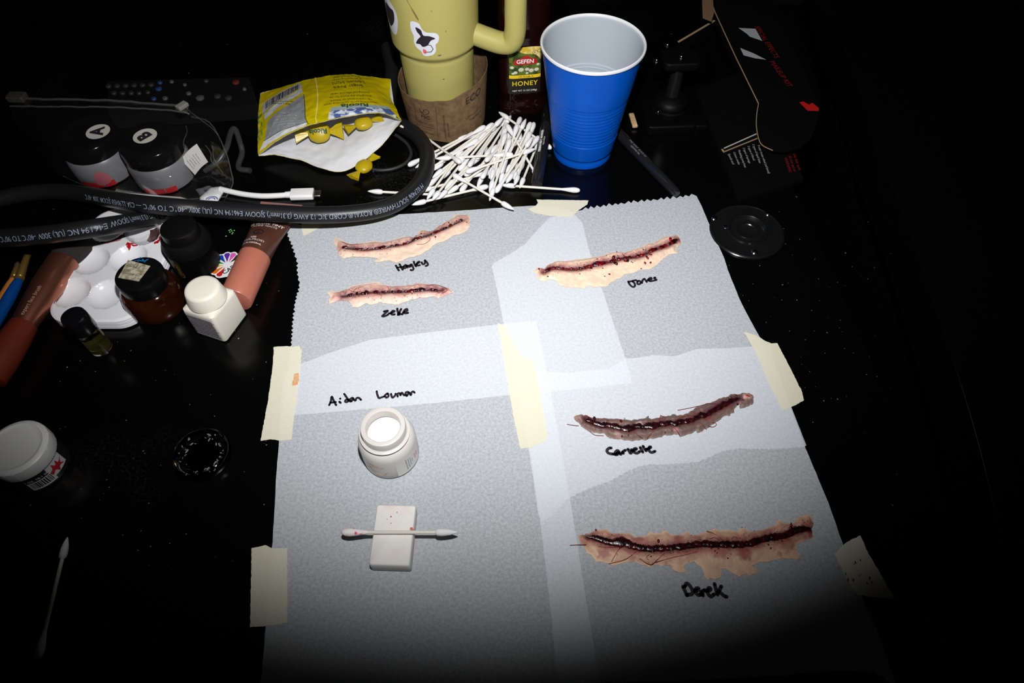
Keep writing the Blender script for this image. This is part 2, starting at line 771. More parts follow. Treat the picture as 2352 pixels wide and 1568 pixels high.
TL = ([(650, 508), (690, 516), (760, 510), (900, 493), (1050, 484), (1190, 474), (1232, 472), (1290, 475), (1318, 490), (1338, 512), (1352, 570), (1395, 700), (1435, 818), (1452, 880)]
      + [(1330, 893), (1190, 905), (1000, 925), (690, 952), (648, 956)]
      + [(654, 905), (660, 860), (668, 800)]
      + chain([(667, 795), (672, 720), (677, 690), (686, 655), (682, 630), (680, 600), (673, 578), (664, 552), (652, 525)], 9, -5))
BL = ([(652, 860)] + [(668, 846), (690, 836), (760, 809), (850, 780), (930, 770), (1000, 761), (1080, 752), (1150, 744), (1232, 737)]
      + [(1240, 780), (1262, 884), (1285, 1010), (1312, 1160), (1345, 1370), (1378, 1568), (1386, 1620)]
      + [(1200, 1620), (595, 1620)] + [(599, 1568), (605, 1500), (610, 1440), (622, 1300), (629, 1200), (634, 1100), (641, 1013), (645, 937)])
BR = ([(1178, 850), (1300, 856), (1400, 846), (1436, 823), (1462, 822), (1500, 815), (1550, 818), (1600, 801), (1680, 799), (1768, 792)]
      + [(1800, 890), (1850, 1028), (1905, 1160), (1943, 1270), (1990, 1395), (2018, 1450), (2040, 1520), (2062, 1580)]
      + [(2035, 1562)] + chain([(2030, 1556), (2000, 1543), (1920, 1541), (1860, 1546), (1780, 1553), (1620, 1561), (1470, 1566), (1285, 1570)], 10, -3)
      + [(1281, 1568), (1265, 1400), (1245, 1230), (1222, 1060), (1200, 950)])
TR = (chain([(1338, 482), (1420, 470), (1480, 463), (1540, 457), (1597, 449)], 13.5, 6) + [(1600, 450), (1612, 474), (1640, 540), (1664, 594), (1672, 620), (1700, 690), (1725, 738), (1760, 800), (1800, 890), (1852, 1022)]
      + chain([(1850, 1024), (1780, 1030), (1700, 1028), (1650, 1036)], 9, 3) + chain([(1640, 1044), (1600, 1060), (1540, 1064), (1480, 1066), (1445, 1078), (1400, 1104), (1350, 1120), (1312, 1140), (1290, 1156), (1262, 1188), (1240, 1196)], 11, 3)
      + [(1236, 1180), (1228, 1120), (1214, 1030), (1185, 890), (1160, 760), (1145, 680), (1130, 612), (1134, 604), (1170, 584), (1206, 560), (1240, 522), (1262, 500), (1290, 492)])
Z_TL, Z_BL, Z_BR, Z_TR, Z_TAPE = .0002, .00035, .0005, .00065, .0009


def sheet(name, pix, z, m, label, cat, sp=.02, amp=.0, group=None):
    poly = [P(x, y, z).xy for x, y in pix]
    poly = densify([tuple(p) for p in poly], .004, amp, 250, z * 1e5)
    pts, tri = fill(poly, sp)
    geo = ([(p[0], p[1], ZT + z) for p in pts], tri)
    return solo(name, geo, m, label, cat, group=group, smooth=False)


s_tl = sheet('parchment_sheet', TL, Z_TL, PAPER, 'parchment sheet under the two smaller wounds, torn edge by the tinted tube', 'parchment paper', amp=.0004)
s_bl = sheet('parchment_sheet', BL, Z_BL, PAPER, 'parchment sheet under the open jar and makeup sponge', 'parchment paper', amp=.0003)
s_br = sheet('parchment_sheet', BR, Z_BR, PAPER, 'parchment sheet under the widest pale wound, reaching the front', 'parchment paper', amp=.0003)
s_tr = sheet('parchment_sheet', TR, Z_TR, PAPER, 'parchment sheet with saw-tooth top edge beside the round table fitting', 'parchment paper', amp=.0003)


# ------------------------------------------------------------------ names written on the sheets
def writing(sheet_obj, x0, y0, s, strokes, width, z, name='handwritten_name'):
    gs = []
    for st in strokes:
        pix = [(x0 + x / s, y0 + y / s) for x, y in st]
        if len(pix) == 1:
            pix = [pix[0], (pix[0][0] + .3, pix[0][1] + .3)]
        w3 = [P(x, y, z) for x, y in pix]
        w3 = catmull(w3, 6) if len(w3) > 2 else w3
        gs.append(line2d([(p.x, p.y) for p in w3], width, lambda x, y: (x, y, ZT + z)))
    return part(name, join(*gs), INK, sheet_obj, smooth=False, label='name written in black marker')


ZW = .0011
writing(s_tl, 900, 585, 23.52, [
    [(215, 570), (270, 660), (330, 770), (380, 840)], [(420, 500), (480, 620), (540, 730), (590, 800)], [(290, 690), (400, 670), (520, 650), (640, 640)],
    [(790, 560), (720, 545), (640, 640), (660, 720), (740, 700), (790, 590), (820, 640), (840, 680)], [(890, 570), (920, 640), (980, 640), (1030, 590)],
    [(990, 540), (1060, 510), (1090, 560), (1140, 660), (1170, 740), (1140, 810), (1070, 830), (1020, 810)],
    [(1190, 365), (1210, 460), (1260, 560), (1310, 620)], [(1290, 540), (1380, 470), (1490, 400), (1460, 360), (1370, 430), (1340, 520), (1420, 575), (1510, 550)],
    [(1610, 400), (1640, 470), (1710, 510), (1780, 460), (1790, 380), (1780, 300)], [(1790, 290), (1850, 350), (1930, 460), (1950, 530), (1900, 580), (1830, 600)]], .00185, ZW)
writing(s_tl, 870, 700, 29.4, [
    [(350, 440), (470, 400), (600, 390), (560, 450), (430, 560), (300, 680), (240, 750), (340, 770), (480, 720), (620, 650)],
    [(680, 570), (820, 560), (1000, 470), (1060, 420), (960, 390), (850, 480), (830, 570), (930, 650), (1070, 630)],
    [(1250, 250), (1260, 380), (1300, 520), (1310, 660)], [(1510, 270), (1430, 420), (1340, 600)], [(1390, 540), (1470, 600), (1600, 630)], [(1290, 660), (1400, 650)],
    [(1640, 510), (1760, 460), (1900, 400), (1930, 320), (1870, 270), (1760, 330), (1690, 450), (1720, 540), (1850, 560), (1970, 530)]], .0019, ZW)
writing(s_tr, 1430, 620, 26.13, [
    [(340, 690), (480, 680), (650, 630), (810, 600)], [(600, 690), (680, 740), (740, 850), (730, 960), (650, 1010), (540, 970), (430, 860), (350, 720)],
    [(900, 660), (880, 760), (930, 850), (1040, 830), (1080, 720), (1010, 640), (920, 660)], [(1160, 770), (1190, 640), (1290, 520), (1370, 590), (1450, 710)],
    [(1500, 610), (1620, 590), (1740, 520), (1710, 460), (1600, 500), (1540, 600), (1650, 670), (1780, 650), (1900, 620), (2030, 590), (1970, 530), (1890, 480), (1960, 440)]], .0019, ZW)
writing(s_bl, 745, 885, 10.69, [
    [(120, 480), (160, 380), (180, 270), (230, 370), (290, 480)], [(150, 420), (280, 405)], [(388, 320)], [(370, 395), (398, 425)],
    [(487, 205), (540, 280), (600, 380)], [(600, 340), (530, 350), (510, 390), (550, 405), (600, 370)], [(640, 390), (640, 330), (690, 300), (700, 340), (660, 390)],
    [(710, 320), (760, 370), (790, 310), (840, 300), (900, 350)],
    [(1285, 140), (1300, 220), (1340, 305), (1400, 290), (1470, 265)], [(1540, 200), (1490, 240), (1520, 295), (1575, 260), (1560, 200), (1540, 195)],
    [(1635, 205), (1670, 295), (1740, 240), (1750, 200)], [(1800, 270), (1800, 200), (1850, 190), (1870, 240), (1900, 175), (1960, 240)],
    [(2000, 240), (2000, 170), (2060, 160), (2050, 220), (2020, 255)], [(2080, 170), (2125, 235), (2140, 170), (2180, 145), (2215, 175)]], .00165, ZW)
writing(s_tr, 1380, 1015, 16.8, [
    [(400, 225), (320, 230), (240, 310), (260, 390), (340, 440), (480, 460)], [(540, 470), (560, 390), (640, 320), (700, 380), (640, 470), (570, 480), (700, 400), (770, 470)],
    [(830, 380), (860, 440), (880, 350), (950, 310)], [(1050, 270), (1090, 350), (1150, 430), (1190, 370), (1180, 290)],
    [(1230, 340), (1330, 300), (1380, 250), (1300, 250), (1240, 330), (1300, 400), (1400, 425), (1500, 360)], [(1520, 205), (1570, 290), (1620, 385)],
    [(1630, 155), (1680, 250), (1750, 335)], [(1760, 270), (1860, 240), (1930, 190), (1880, 185), (1850, 280), (1900, 370), (1980, 395), (2090, 350)]], .0022, ZW)
writing(s_br, 1555, 1330, 18.09, [
    [(250, 300), (320, 460), (410, 660)], [(330, 290), (390, 170), (480, 210), (580, 330), (650, 500), (610, 610), (500, 630), (420, 650)],
    [(760, 470), (870, 440), (900, 380), (820, 370), (750, 450), (790, 570), (900, 650), (980, 620)], [(1000, 520), (1080, 680), (1060, 500), (1150, 450)],
    [(1180, 480), (1330, 460), (1400, 400), (1340, 350), (1270, 430), (1280, 570), (1400, 710), (1540, 620)],
    [(1560, 190), (1600, 350), (1680, 630)], [(1840, 290), (1770, 430), (1680, 580)], [(1740, 500), (1870, 610), (1980, 700), (2060, 720)]], .0024, ZW)

# ------------------------------------------------------------------ masking tape strips
TG = 'masking tape strips'


def zpix(x0, y0, s, pts):
    return [(x0 + x / s, y0 + y / s) for x, y in pts]


def tape(pix, label):
    poly = [tuple(P(x, y, Z_TAPE).xy) for x, y in pix]
    poly = densify(poly, .0015, .0005, 500, 3)
    pts, tri = fill(poly, .01)
    return solo('masking_tape', ([(p[0], p[1], ZT + Z_TAPE) for p in pts], tri), TAPE, label, 'tape', group=TG, smooth=False)


tape([(1232, 458), (1352, 460), (1348, 470), (1330, 482), (1312, 498), (1262, 496), (1228, 489), (1212, 480), (1228, 474), (1236, 466)],
     'short masking tape strip on the top paper edge, below the cotton swabs')
tape([(692, 492), (742, 488), (738, 518), (720, 531), (698, 542), (693, 530)], 'small corner of masking tape in the shade of the black cord')
tp = tape(zpix(560, 720, 3.92, [(270, 300), (390, 292), (430, 298), (500, 290), (520, 330), (505, 560), (480, 750), (455, 900), (430, 1135), (330, 1145), (240, 1130), (150, 1145), (185, 960), (230, 700), (262, 450)]),
          'masking tape strip with an orange smear, beside the written first name')
st = [P(x, y).xy for x, y in zpix(560, 720, 3.92, [(455, 545), (498, 540), (500, 600), (488, 645), (440, 655), (435, 620), (452, 600)])]
pp, tt = fill(densify([tuple(p) for p in st], .0006, .0006, 900, 1), .003)
part('orange_smear', ([(p[0], p[1], ZT + Z_TAPE + .0001) for p in pp], tt), sheet_mat('orange makeup smear', (.85, .32, .08), .5, .45, 900), tp, smooth=False, label='orange makeup smear')
tape(zpix(540, 1000, 2.76, [(105, 712), (150, 705), (190, 692), (235, 715), (330, 712), (330, 960), (330, 1185), (250, 1200), (160, 1210), (95, 1213), (100, 950)]),
     'masking tape strip on the paper edge level with the makeup sponge')
tape([(1143, 742), (1160, 748), (1180, 790), (1200, 820), (1226, 828), (1240, 900), (1258, 1000), (1252, 1012), (1222, 1028), (1195, 1030), (1180, 960), (1160, 840)],
     'long masking tape strip in the middle where the sheets meet')
tape(zpix(1100, 700, 2.94, [(1790, 180), (1870, 205), (1930, 240), (1975, 260), (2015, 258), (2100, 420), (2180, 580), (2195, 645), (2150, 670), (2105, 690), (2050, 715), (1960, 530), (1880, 340)]),
     'masking tape strip with a stepped end near the dark grey wound')
tp = tape(zpix(1860, 1100, 3.35, [(190, 575), (270, 495), (320, 465), (390, 435), (450, 570), (540, 720), (600, 830), (655, 905), (640, 922), (540, 912), (455, 905), (350, 885), (270, 740)]),
          'dim masking tape strip with blood specks beside the widest pale wound')
gs = []
for k in range(14):
    q = P(1860 + random.gauss(350, 60) / 3.35, 1100 + random.gauss(730, 60) / 3.35, Z_TAPE)
    r = random.uniform(.0003, .0007)
    gs.append(([(q.x + r * math.cos(a) * random.uniform(.5, 1), q.y + 1.8 * r * math.sin(a), ZT + Z_TAPE + .0001) for a in [math.pi * 2 * i / 7 for i in range(7)]], [tuple(range(7))]))
part('blood_specks', join(*gs), mat('dried blood', (.06, .006, .006), .5), tp, smooth=False, stuff=True, label='dark red specks')
# ------------------------------------------------------------------ silicone wound prosthetics
SKIN = mat('painted silicone skin', (.8, .58, .44), .5, spec=.4, vcol=True, bump=(700, .5, .0004))
BLOOD = mat('wet stage blood', (.03, .002, .003), .2, spec=.5, coat=.25, vcol=True, bump=(1100, .6, .0004))
THREAD = mat('blood soaked thread', (.20, .03, .03), .5, spec=.2)


def lerp3(a, b, t):
    return a + (b - a) * t[:, None]


def nz(p, f, s=0.0):
    return noise.noise(Vector((p[0] * f, p[1] * f, s)))


def sstep(a, b, x):
    t = np.clip((x - a) / (b - a), 0, 1)
    return t * t * (3 - 2 * t)


def wound(name, label, x0, y0, s, outline, centre, skin, edge_c, bruise, groove, bw, gw, clots=(), drops=(), threads=(), seed=1.0, height=.0016, scatter=30, patches=(), red=.11, cover=.45):
    base = .0012
    to = lambda q: tuple(P(x0 + q[0] / s, y0 + q[1] / s, base).xy)
    poly = densify([to(q) for q in outline], .0008, .0011, 380, seed)
    cl = [to(q) for q in centre]
    cl = [tuple(p.xy) for p in catmull([(*c, 0) for c in cl], 4)]
    pts, tri = fill(poly, .0009)
    d, t, sg = seg_dist(pts, cl)
    e, _, _ = seg_dist(pts, poly + [poly[0]])
    n1 = np.array([nz(p, 300, seed) for p in pts])
    n2 = np.array([nz(p, 900, seed + 3) for p in pts])
    n3 = np.array([nz(p, 120, seed + 5) for p in pts])
    n4 = np.array([nz(p, 2200, seed + 8) for p in pts])

    def hgt(dd, ee):
        ridge = np.exp(-((dd - gw * 1.9) / (gw * 1.6)) ** 2)
        ditch = np.exp(-(dd / (gw * .9)) ** 2)
        return sstep(0, .0035, ee) * (.0006 + height * ridge - height * .55 * ditch)
    z = .0003 + hgt(d, e) + sstep(0, .002, e) * (.00035 * n1 + .00025 * n2 + .0003 * np.abs(n3))
    C = np.tile(np.array(skin, float), (len(pts), 1))
    C *= (1 + .15 * n3 + .10 * n1 + .07 * n2)[:, None]
    C = lerp3(C, np.array(edge_c, float), sstep(.0022, 0, e) * .7)
    # bruised blush around the cut
    w = sstep(bw * 1.25, bw * .35, d + .0022 * n1 + .0015 * n2) * np.clip(.72 + .75 * n3 + .5 * n2, 0, 1)
    C = lerp3(C, np.array(bruise[0], float), w * .85)
    w = sstep(bw * .8, gw * .7, d + .0012 * n2) * np.clip(.65 + .9 * n1, 0, 1)
    C = lerp3(C, np.array(bruise[1], float), w * .8)
    # blotches of red away from the cut
    w = sstep(.30, .55, n1 * .6 + n3 * .55) * sstep(bw * 2.4, bw, d)
    C = lerp3(C, np.array(bruise[0], float), w * .55)
    w = sstep(gw * 1.25, gw * .35, d + .0010 * n2 + .0005 * n4) * np.clip(.62 + .55 * n1 + .4 * n4, 0, 1)
    C = lerp3(C, np.array(groove, float), w)
    w = sstep(gw * .55, gw * .2, d + .0006 * n4) * .85
    C = lerp3(C, np.array(groove, float) * .5, w)
    w = sstep(.15, .5, n2 * .7 + n4 * .5) * sstep(gw * 2.4, gw * .8, d)
    C = lerp3(C, np.array((red * 2.2, .02, .02)), w * .75)
    sp = (n4 > .55) & (d < bw * 1.1) & (n2 > 0)
    C[sp] = C[sp] * .3 + np.array(groove) * .7
    for (qx, qy, qr, col, k) in patches:
        q = np.array(to((qx, qy)))
        dd = np.linalg.norm((pts - q) * np.array([1, 1.0]), axis=1) + .002 * n1 + .001 * n2
        C = lerp3(C, np.array(col, float), sstep(qr, qr * .5, dd) * k)
    C = np.clip(C, 0, 1)
    root = thing(name, label, 'wound prosthetic', (pts[:, 0].mean(), pts[:, 1].mean(), ZT + .0012), 'silicone wound prosthetics')
    V = [(p[0], p[1], ZT + .0008 + zz) for p, zz in zip(pts, z)]
    part('silicone_skin', (V, tri), SKIN, root, cols=np.c_[C, np.ones(len(C))])

    # glossy stage blood lying in the cut
    BV, BF, BC = [], [], []
    A = np.array(cl)
    step = .0007
    seglen = np.linalg.norm(A[1:] - A[:-1], axis=1)
    total = seglen.sum()
    cum = np.r_[0, np.cumsum(seglen)]
    m = int(total / step)
    prev = False
    for i in range(m + 1):
        ss = total * i / m
        k = min(np.searchsorted(cum, ss, side='right') - 1, len(seglen) - 1)
        p = A[k] + (A[k + 1] - A[k]) * ((ss - cum[k]) / seglen[k])
        tg = (A[k + 1] - A[k]) / seglen[k]
        nn = np.array([-tg[1], tg[0]])
        am = 1.0 if cover < .7 else .5
        f = cover + am * (.85 * nz((ss, 0), 230, seed) + .7 * nz((ss, 0), 520, seed + 2))
        ends = min(1, min(ss, total - ss) / .006)
        wd = gw * .95 * f * (0.35 + .65 * ends)
        for c in clots:
            q = np.array(to(c[:2]))
            wd = max(wd, c[2] * math.exp(-(np.linalg.norm(p - q) / (c[2] * 1.3)) ** 2))
        p = p + nn * (.0009 * nz((ss, 3), 330, seed + 4))
        if wd < gw * .30:
            prev = False
            continue
        o = len(BV)
        K = 7
        for j in range(K):
            u = -1 + 2 * j / (K - 1)
            wj = wd * (1 + .3 * nz((ss, u * .4), 700, seed + 6))
            q = p + nn * (u * wj)
            zz = .0009 + height * .35 + (.0005 + wd * .28) * (1 - u * u) + .0003 * nz((q[0], q[1]), 1400, seed) - (.0006 if abs(u) > .95 else 0)
            BV.append((q[0], q[1], ZT + .0006 + zz))
            r = np.clip(.1 + 1.3 * nz((q[0], q[1]), 300, seed + 9) + .4 * abs(u), 0, 1)
            BC.append((*(np.array((.012, .0022, .004)) * (1 - r) + np.array((red, .004, .006)) * r), 1))
        if prev:
            for j in range(K - 1):
                BF.append((o - K + j, o - K + j + 1, o + j + 1, o + j))
        prev = True
    rnd = random.Random(seed)
    blobs = [(to(c[:2]), c[2] * .8, .75) for c in drops]
    for i in range(scatter):
        k = rnd.randrange(len(A) - 1)
        q = A[k] + np.array([rnd.gauss(0, gw * 1.3), rnd.gauss(0, gw * 1.5)])
        blobs.append((tuple(q), rnd.uniform(.00025, .0008), .5))
    qa = np.array([b[0] for b in blobs])
    keep = inpoly(qa, poly)
    for (q, r, fl), kp in zip(blobs, keep):
        if not kp:
            continue
        dq, _, _ = seg_dist(np.array([q]), cl)
        z0 = ZT + .0011 + float(hgt(dq, np.array([.004]))[0])
        o = len(BV)
        g = lathe([(r, -r * .3), (r * .95, r * .25 * fl), (r * .7, r * .62 * fl), (r * .35, r * .85 * fl), (0, r * .95 * fl)], 14,
                  wob=lambda a, zz: 1 + .25 * math.sin(2 * a + q[0] * 9000) * .8)
        rr_ = rnd.random()
        for v in g[0]:
            BV.append((q[0] + v[0], q[1] + v[1], z0 + v[2]))
            BC.append((.015 + red * 1.6 * rr_ * rr_, .002, .004, 1))
        BF += [tuple(i + o for i in f) for f in g[1]]
    part('stage_blood', (BV, BF), BLOOD, root, cols=BC, label='glossy dark red stage blood')
    if threads:
        for th in threads:
            w3 = []
            for i, q in enumerate(th):
                p = P(x0 + q[0] / s, y0 + q[1] / s, base)
                dq, _, _ = seg_dist(np.array([(p.x, p.y)]), cl)
                inside = inpoly(np.array([(p.x, p.y)]), poly)[0]
                p.z = ZT + (.0018 + height * .9 * math.exp(-((dq[0] - gw * 1.9) / (gw * 1.6)) ** 2) if inside else .0014) + .0003
                w3.append(p)
            part('loose_thread', tube(catmull(w3, 6) if len(w3) > 2 else w3, .0002, 6), THREAD, root, label='thin red thread stuck in the blood')
    return root


PALE, PALE_E = (.74, .56, .44), (.76, .60, .49)
wound('wound_prosthetic', 'pale curved wound strip in the top corner of the sheet, upturned end', 640, 440, 4.3556,
      [(570, 455), (600, 470), (640, 490), (690, 510), (720, 525), (790, 520), (850, 508), (920, 495), (990, 492), (1050, 508), (1120, 490), (1180, 470), (1230, 450), (1290, 445), (1345, 455), (1395, 430), (1400, 395), (1440, 372), (1490, 390), (1530, 395), (1590, 350), (1640, 315), (1690, 290), (1740, 270), (1770, 230), (1800, 222), (1850, 235), (1890, 225), (1915, 270), (1918, 330), (1890, 385), (1830, 420), (1760, 435), (1720, 460), (1660, 500), (1590, 510), (1540, 555), (1480, 590), (1430, 625), (1370, 650), (1300, 655), (1240, 690), (1180, 710), (1110, 690), (1050, 690), (1010, 700), (960, 705), (965, 680), (1000, 670), (960, 655), (880, 655), (800, 650), (740, 645), (660, 665), (610, 645), (595, 610), (590, 580), (570, 545), (545, 500)],
      [(640, 560), (700, 570), (790, 580), (870, 585), (960, 575), (1050, 565), (1130, 550), (1220, 535), (1300, 515), (1370, 480), (1450, 455), (1530, 430), (1620, 390), (1700, 355), (1770, 320), (1840, 290)],
      PALE, PALE_E, ((.50, .22, .19), (.22, .11, .12)), (.05, .022, .028), .0075, .0022,
      clots=[(665, 560, .0024), (1040, 562, .0030), (1370, 475, .0028), (1560, 415, .0022), (1830, 290, .0022)],
      drops=[(1430, 435, .0009), (1460, 430, .0008), (1570, 465, .0011), (1620, 380, .0010), (1880, 320, .0007), (1780, 300, .0009)], seed=1.7, scatter=18,
      threads=[[(1380, 540), (1460, 530), (1520, 490), (1500, 470)], [(640, 520), (720, 545), (800, 540)]])
wound('wound_prosthetic', 'small straight pinkish wound strip below the pale curved one', 640, 440, 4.3556,
      [(490, 1000), (540, 990), (600, 1000), (690, 970), (730, 940), (800, 930), (880, 910), (950, 895), (1000, 905), (1020, 930), (1080, 935), (1150, 945), (1250, 935), (1350, 925), (1420, 910), (1500, 925), (1580, 940), (1640, 960), (1700, 955), (1720, 985), (1745, 1005), (1700, 1025), (1640, 1045), (1600, 1070), (1560, 1050), (1480, 1060), (1400, 1060), (1310, 1085), (1200, 1130), (1100, 1125), (1020, 1105), (960, 1120), (900, 1130), (870, 1120), (800, 1155), (740, 1155), (720, 1120), (690, 1090), (610, 1085), (560, 1105), (510, 1120), (505, 1080), (525, 1050), (490, 1025)],
      [(640, 1050), (700, 1045), (770, 1030), (850, 1020), (940, 1010), (1050, 1010), (1150, 1005), (1250, 1005), (1350, 995), (1430, 985), (1510, 985), (1580, 990), (1640, 990)],
      (.80, .60, .50), (.80, .62, .53), ((.55, .20, .17), (.20, .09, .11)), (.06, .025, .035), .0095, .0026,
      clots=[(1330, 990, .0028), (1430, 985, .0026)], seed=4.2, scatter=12, height=.0014,
      threads=[[(705, 995), (760, 1015), (830, 1005)], [(745, 1015), (790, 980), (850, 965)], [(990, 1035), (1030, 1050), (1025, 1085)], [(1090, 965), (1105, 985), (1100, 1005)], [(1250, 1045), (1270, 1065)],
               [(1480, 955), (1560, 945), (1650, 965), (1690, 1000), (1640, 1030)]])
wound('wound_prosthetic', 'large pale wound strip with bright red clots, below the torn saw-tooth edge', 1180, 430, 4.237,
      [(185, 815), (215, 795), (215, 775), (270, 785), (305, 790), (320, 760), (370, 735), (420, 720), (500, 715), (600, 705), (700, 690), (780, 680), (850, 668), (930, 640), (1000, 625), (1080, 635), (1125, 610), (1180, 600), (1250, 580), (1290, 545), (1340, 550), (1390, 520), (1440, 490), (1500, 475), (1570, 465), (1610, 460), (1600, 485), (1625, 520), (1630, 545), (1590, 575), (1580, 610), (1590, 645), (1540, 645), (1500, 655), (1470, 690), (1440, 705), (1390, 755), (1320, 795), (1240, 805), (1170, 825), (1090, 845), (1030, 880), (980, 905), (940, 930), (910, 960), (870, 965), (790, 970), (720, 955), (690, 985), (600, 975), (500, 965), (430, 950), (420, 910), (390, 900), (340, 895), (300, 915), (260, 910), (235, 880), (225, 840)],
      [(290, 830), (360, 795), (430, 790), (520, 800), (610, 800), (690, 785), (760, 765), (830, 750), (900, 735), (970, 720), (1040, 700), (1110, 690), (1190, 680), (1270, 655), (1330, 625), (1400, 600), (1470, 575), (1540, 545), (1590, 510)],
      (.78, .585, .44), (.80, .62, .48), ((.42, .16, .14), (.20, .09, .11)), (.05, .018, .026), .0066, .0030,
      clots=[(330, 810, .0028), (820, 745, .0042), (1330, 605, .0034), (1430, 570, .0032), (1560, 545, .0036)],
      drops=[(245, 808, .0011), (970, 690, .0022), (990, 755, .0024), (1105, 730, .0022), (1080, 735, .0018), (1300, 705, .0018), (1330, 740, .0014), (1275, 745, .0016), (1290, 690, .0014), (1330, 670, .0016), (930, 850, .0012), (885, 870, .0009), (1240, 795, .0008), (1520, 515, .0022), (750, 800, .0018), (330, 880, .0008)],
      seed=7.9, scatter=55, red=.22, cover=.55)
wound('wound_prosthetic', 'dark grey-brown wound strip with shiny black-red blood', 1280, 860, 4.055,
      [(155, 390), (220, 370), (290, 385), (330, 400), (420, 405), (500, 410), (600, 415), (700, 420), (800, 410), (830, 395), (880, 410), (950, 400), (980, 385), (1050, 380), (1100, 365), (1110, 380), (1180, 375), (1230, 350), (1280, 320), (1330, 290), (1400, 265), (1470, 240), (1500, 220), (1560, 210), (1610, 185), (1680, 180), (1720, 165), (1780, 175), (1820, 190), (1835, 240), (1830, 265), (1800, 275), (1760, 305), (1700, 310), (1695, 280), (1660, 310), (1640, 345), (1610, 385), (1580, 375), (1530, 405), (1480, 440), (1440, 470), (1400, 500), (1340, 530), (1300, 545), (1290, 525), (1240, 550), (1190, 570), (1150, 580), (1130, 560), (1060, 560), (1000, 565), (970, 580), (900, 590), (840, 605), (760, 610), (700, 620), (650, 610), (580, 605), (520, 600), (470, 580), (430, 550), (380, 545), (310, 530), (260, 505), (220, 485), (200, 440), (160, 415)],
      [(270, 425), (330, 450), (400, 475), (480, 480), (550, 490), (640, 510), (700, 500), (740, 485), (800, 490), (880, 485), (950, 470), (1030, 455), (1100, 460), (1160, 445), (1250, 430), (1310, 395), (1380, 380), (1440, 345), (1500, 310), (1560, 280), (1620, 250), (1680, 225)],
      (.165, .105, .092), (.24, .17, .15), ((.16, .05, .05), (.12, .045, .05)), (.022, .008, .010), .0052, .0032,
      clots=[(300, 425, .0030), (540, 490, .0034), (660, 512, .0040), (880, 490, .0046), (1020, 460, .0028), (1200, 440, .0030), (1350, 385, .0034), (1500, 305, .0032)],
      drops=[(885, 488, .0034), (660, 520, .0030), (515, 488, .0022), (1355, 388, .0018), (990, 460, .0014), (1050, 455, .0016), (300, 412, .0016), (590, 445, .0014), (430, 455, .0014), (1590, 250, .0014), (1620, 245, .0012), (345, 415, .0016)],
      seed=11.3, scatter=40, height=.0019, red=.05, cover=.8,
      patches=[(1770, 215, .0042, (.62, .40, .34), .9), (1770, 213, .0022, (.42, .012, .012), .95), (190, 398, .0028, (.40, .24, .20), .8), (560, 570, .0030, (.42, .26, .24), .7), (760, 470, .0022, (.5, .38, .36), .7), (1110, 520, .0026, (.45, .22, .2), .7), (1400, 410, .0035, (.22, .05, .06), .8)],
      threads=[[(700, 535), (750, 580), (795, 605)], [(830, 605), (870, 565), (905, 530)], [(1065, 480), (1110, 540), (1140, 575)], [(940, 460), (955, 400), (968, 385), (1010, 425)], [(1110, 430), (1180, 400), (1290, 390)],
               [(1300, 455), (1340, 480), (1390, 515)], [(1400, 490), (1450, 490), (1480, 470), (1470, 452), (1440, 460)], [(200, 480), (150, 475), (90, 465)], [(300, 530), (350, 565), (430, 572)], [(1320, 295), (1400, 285), (1480, 285)], [(1320, 295), (1200, 320), (1120, 335)]])
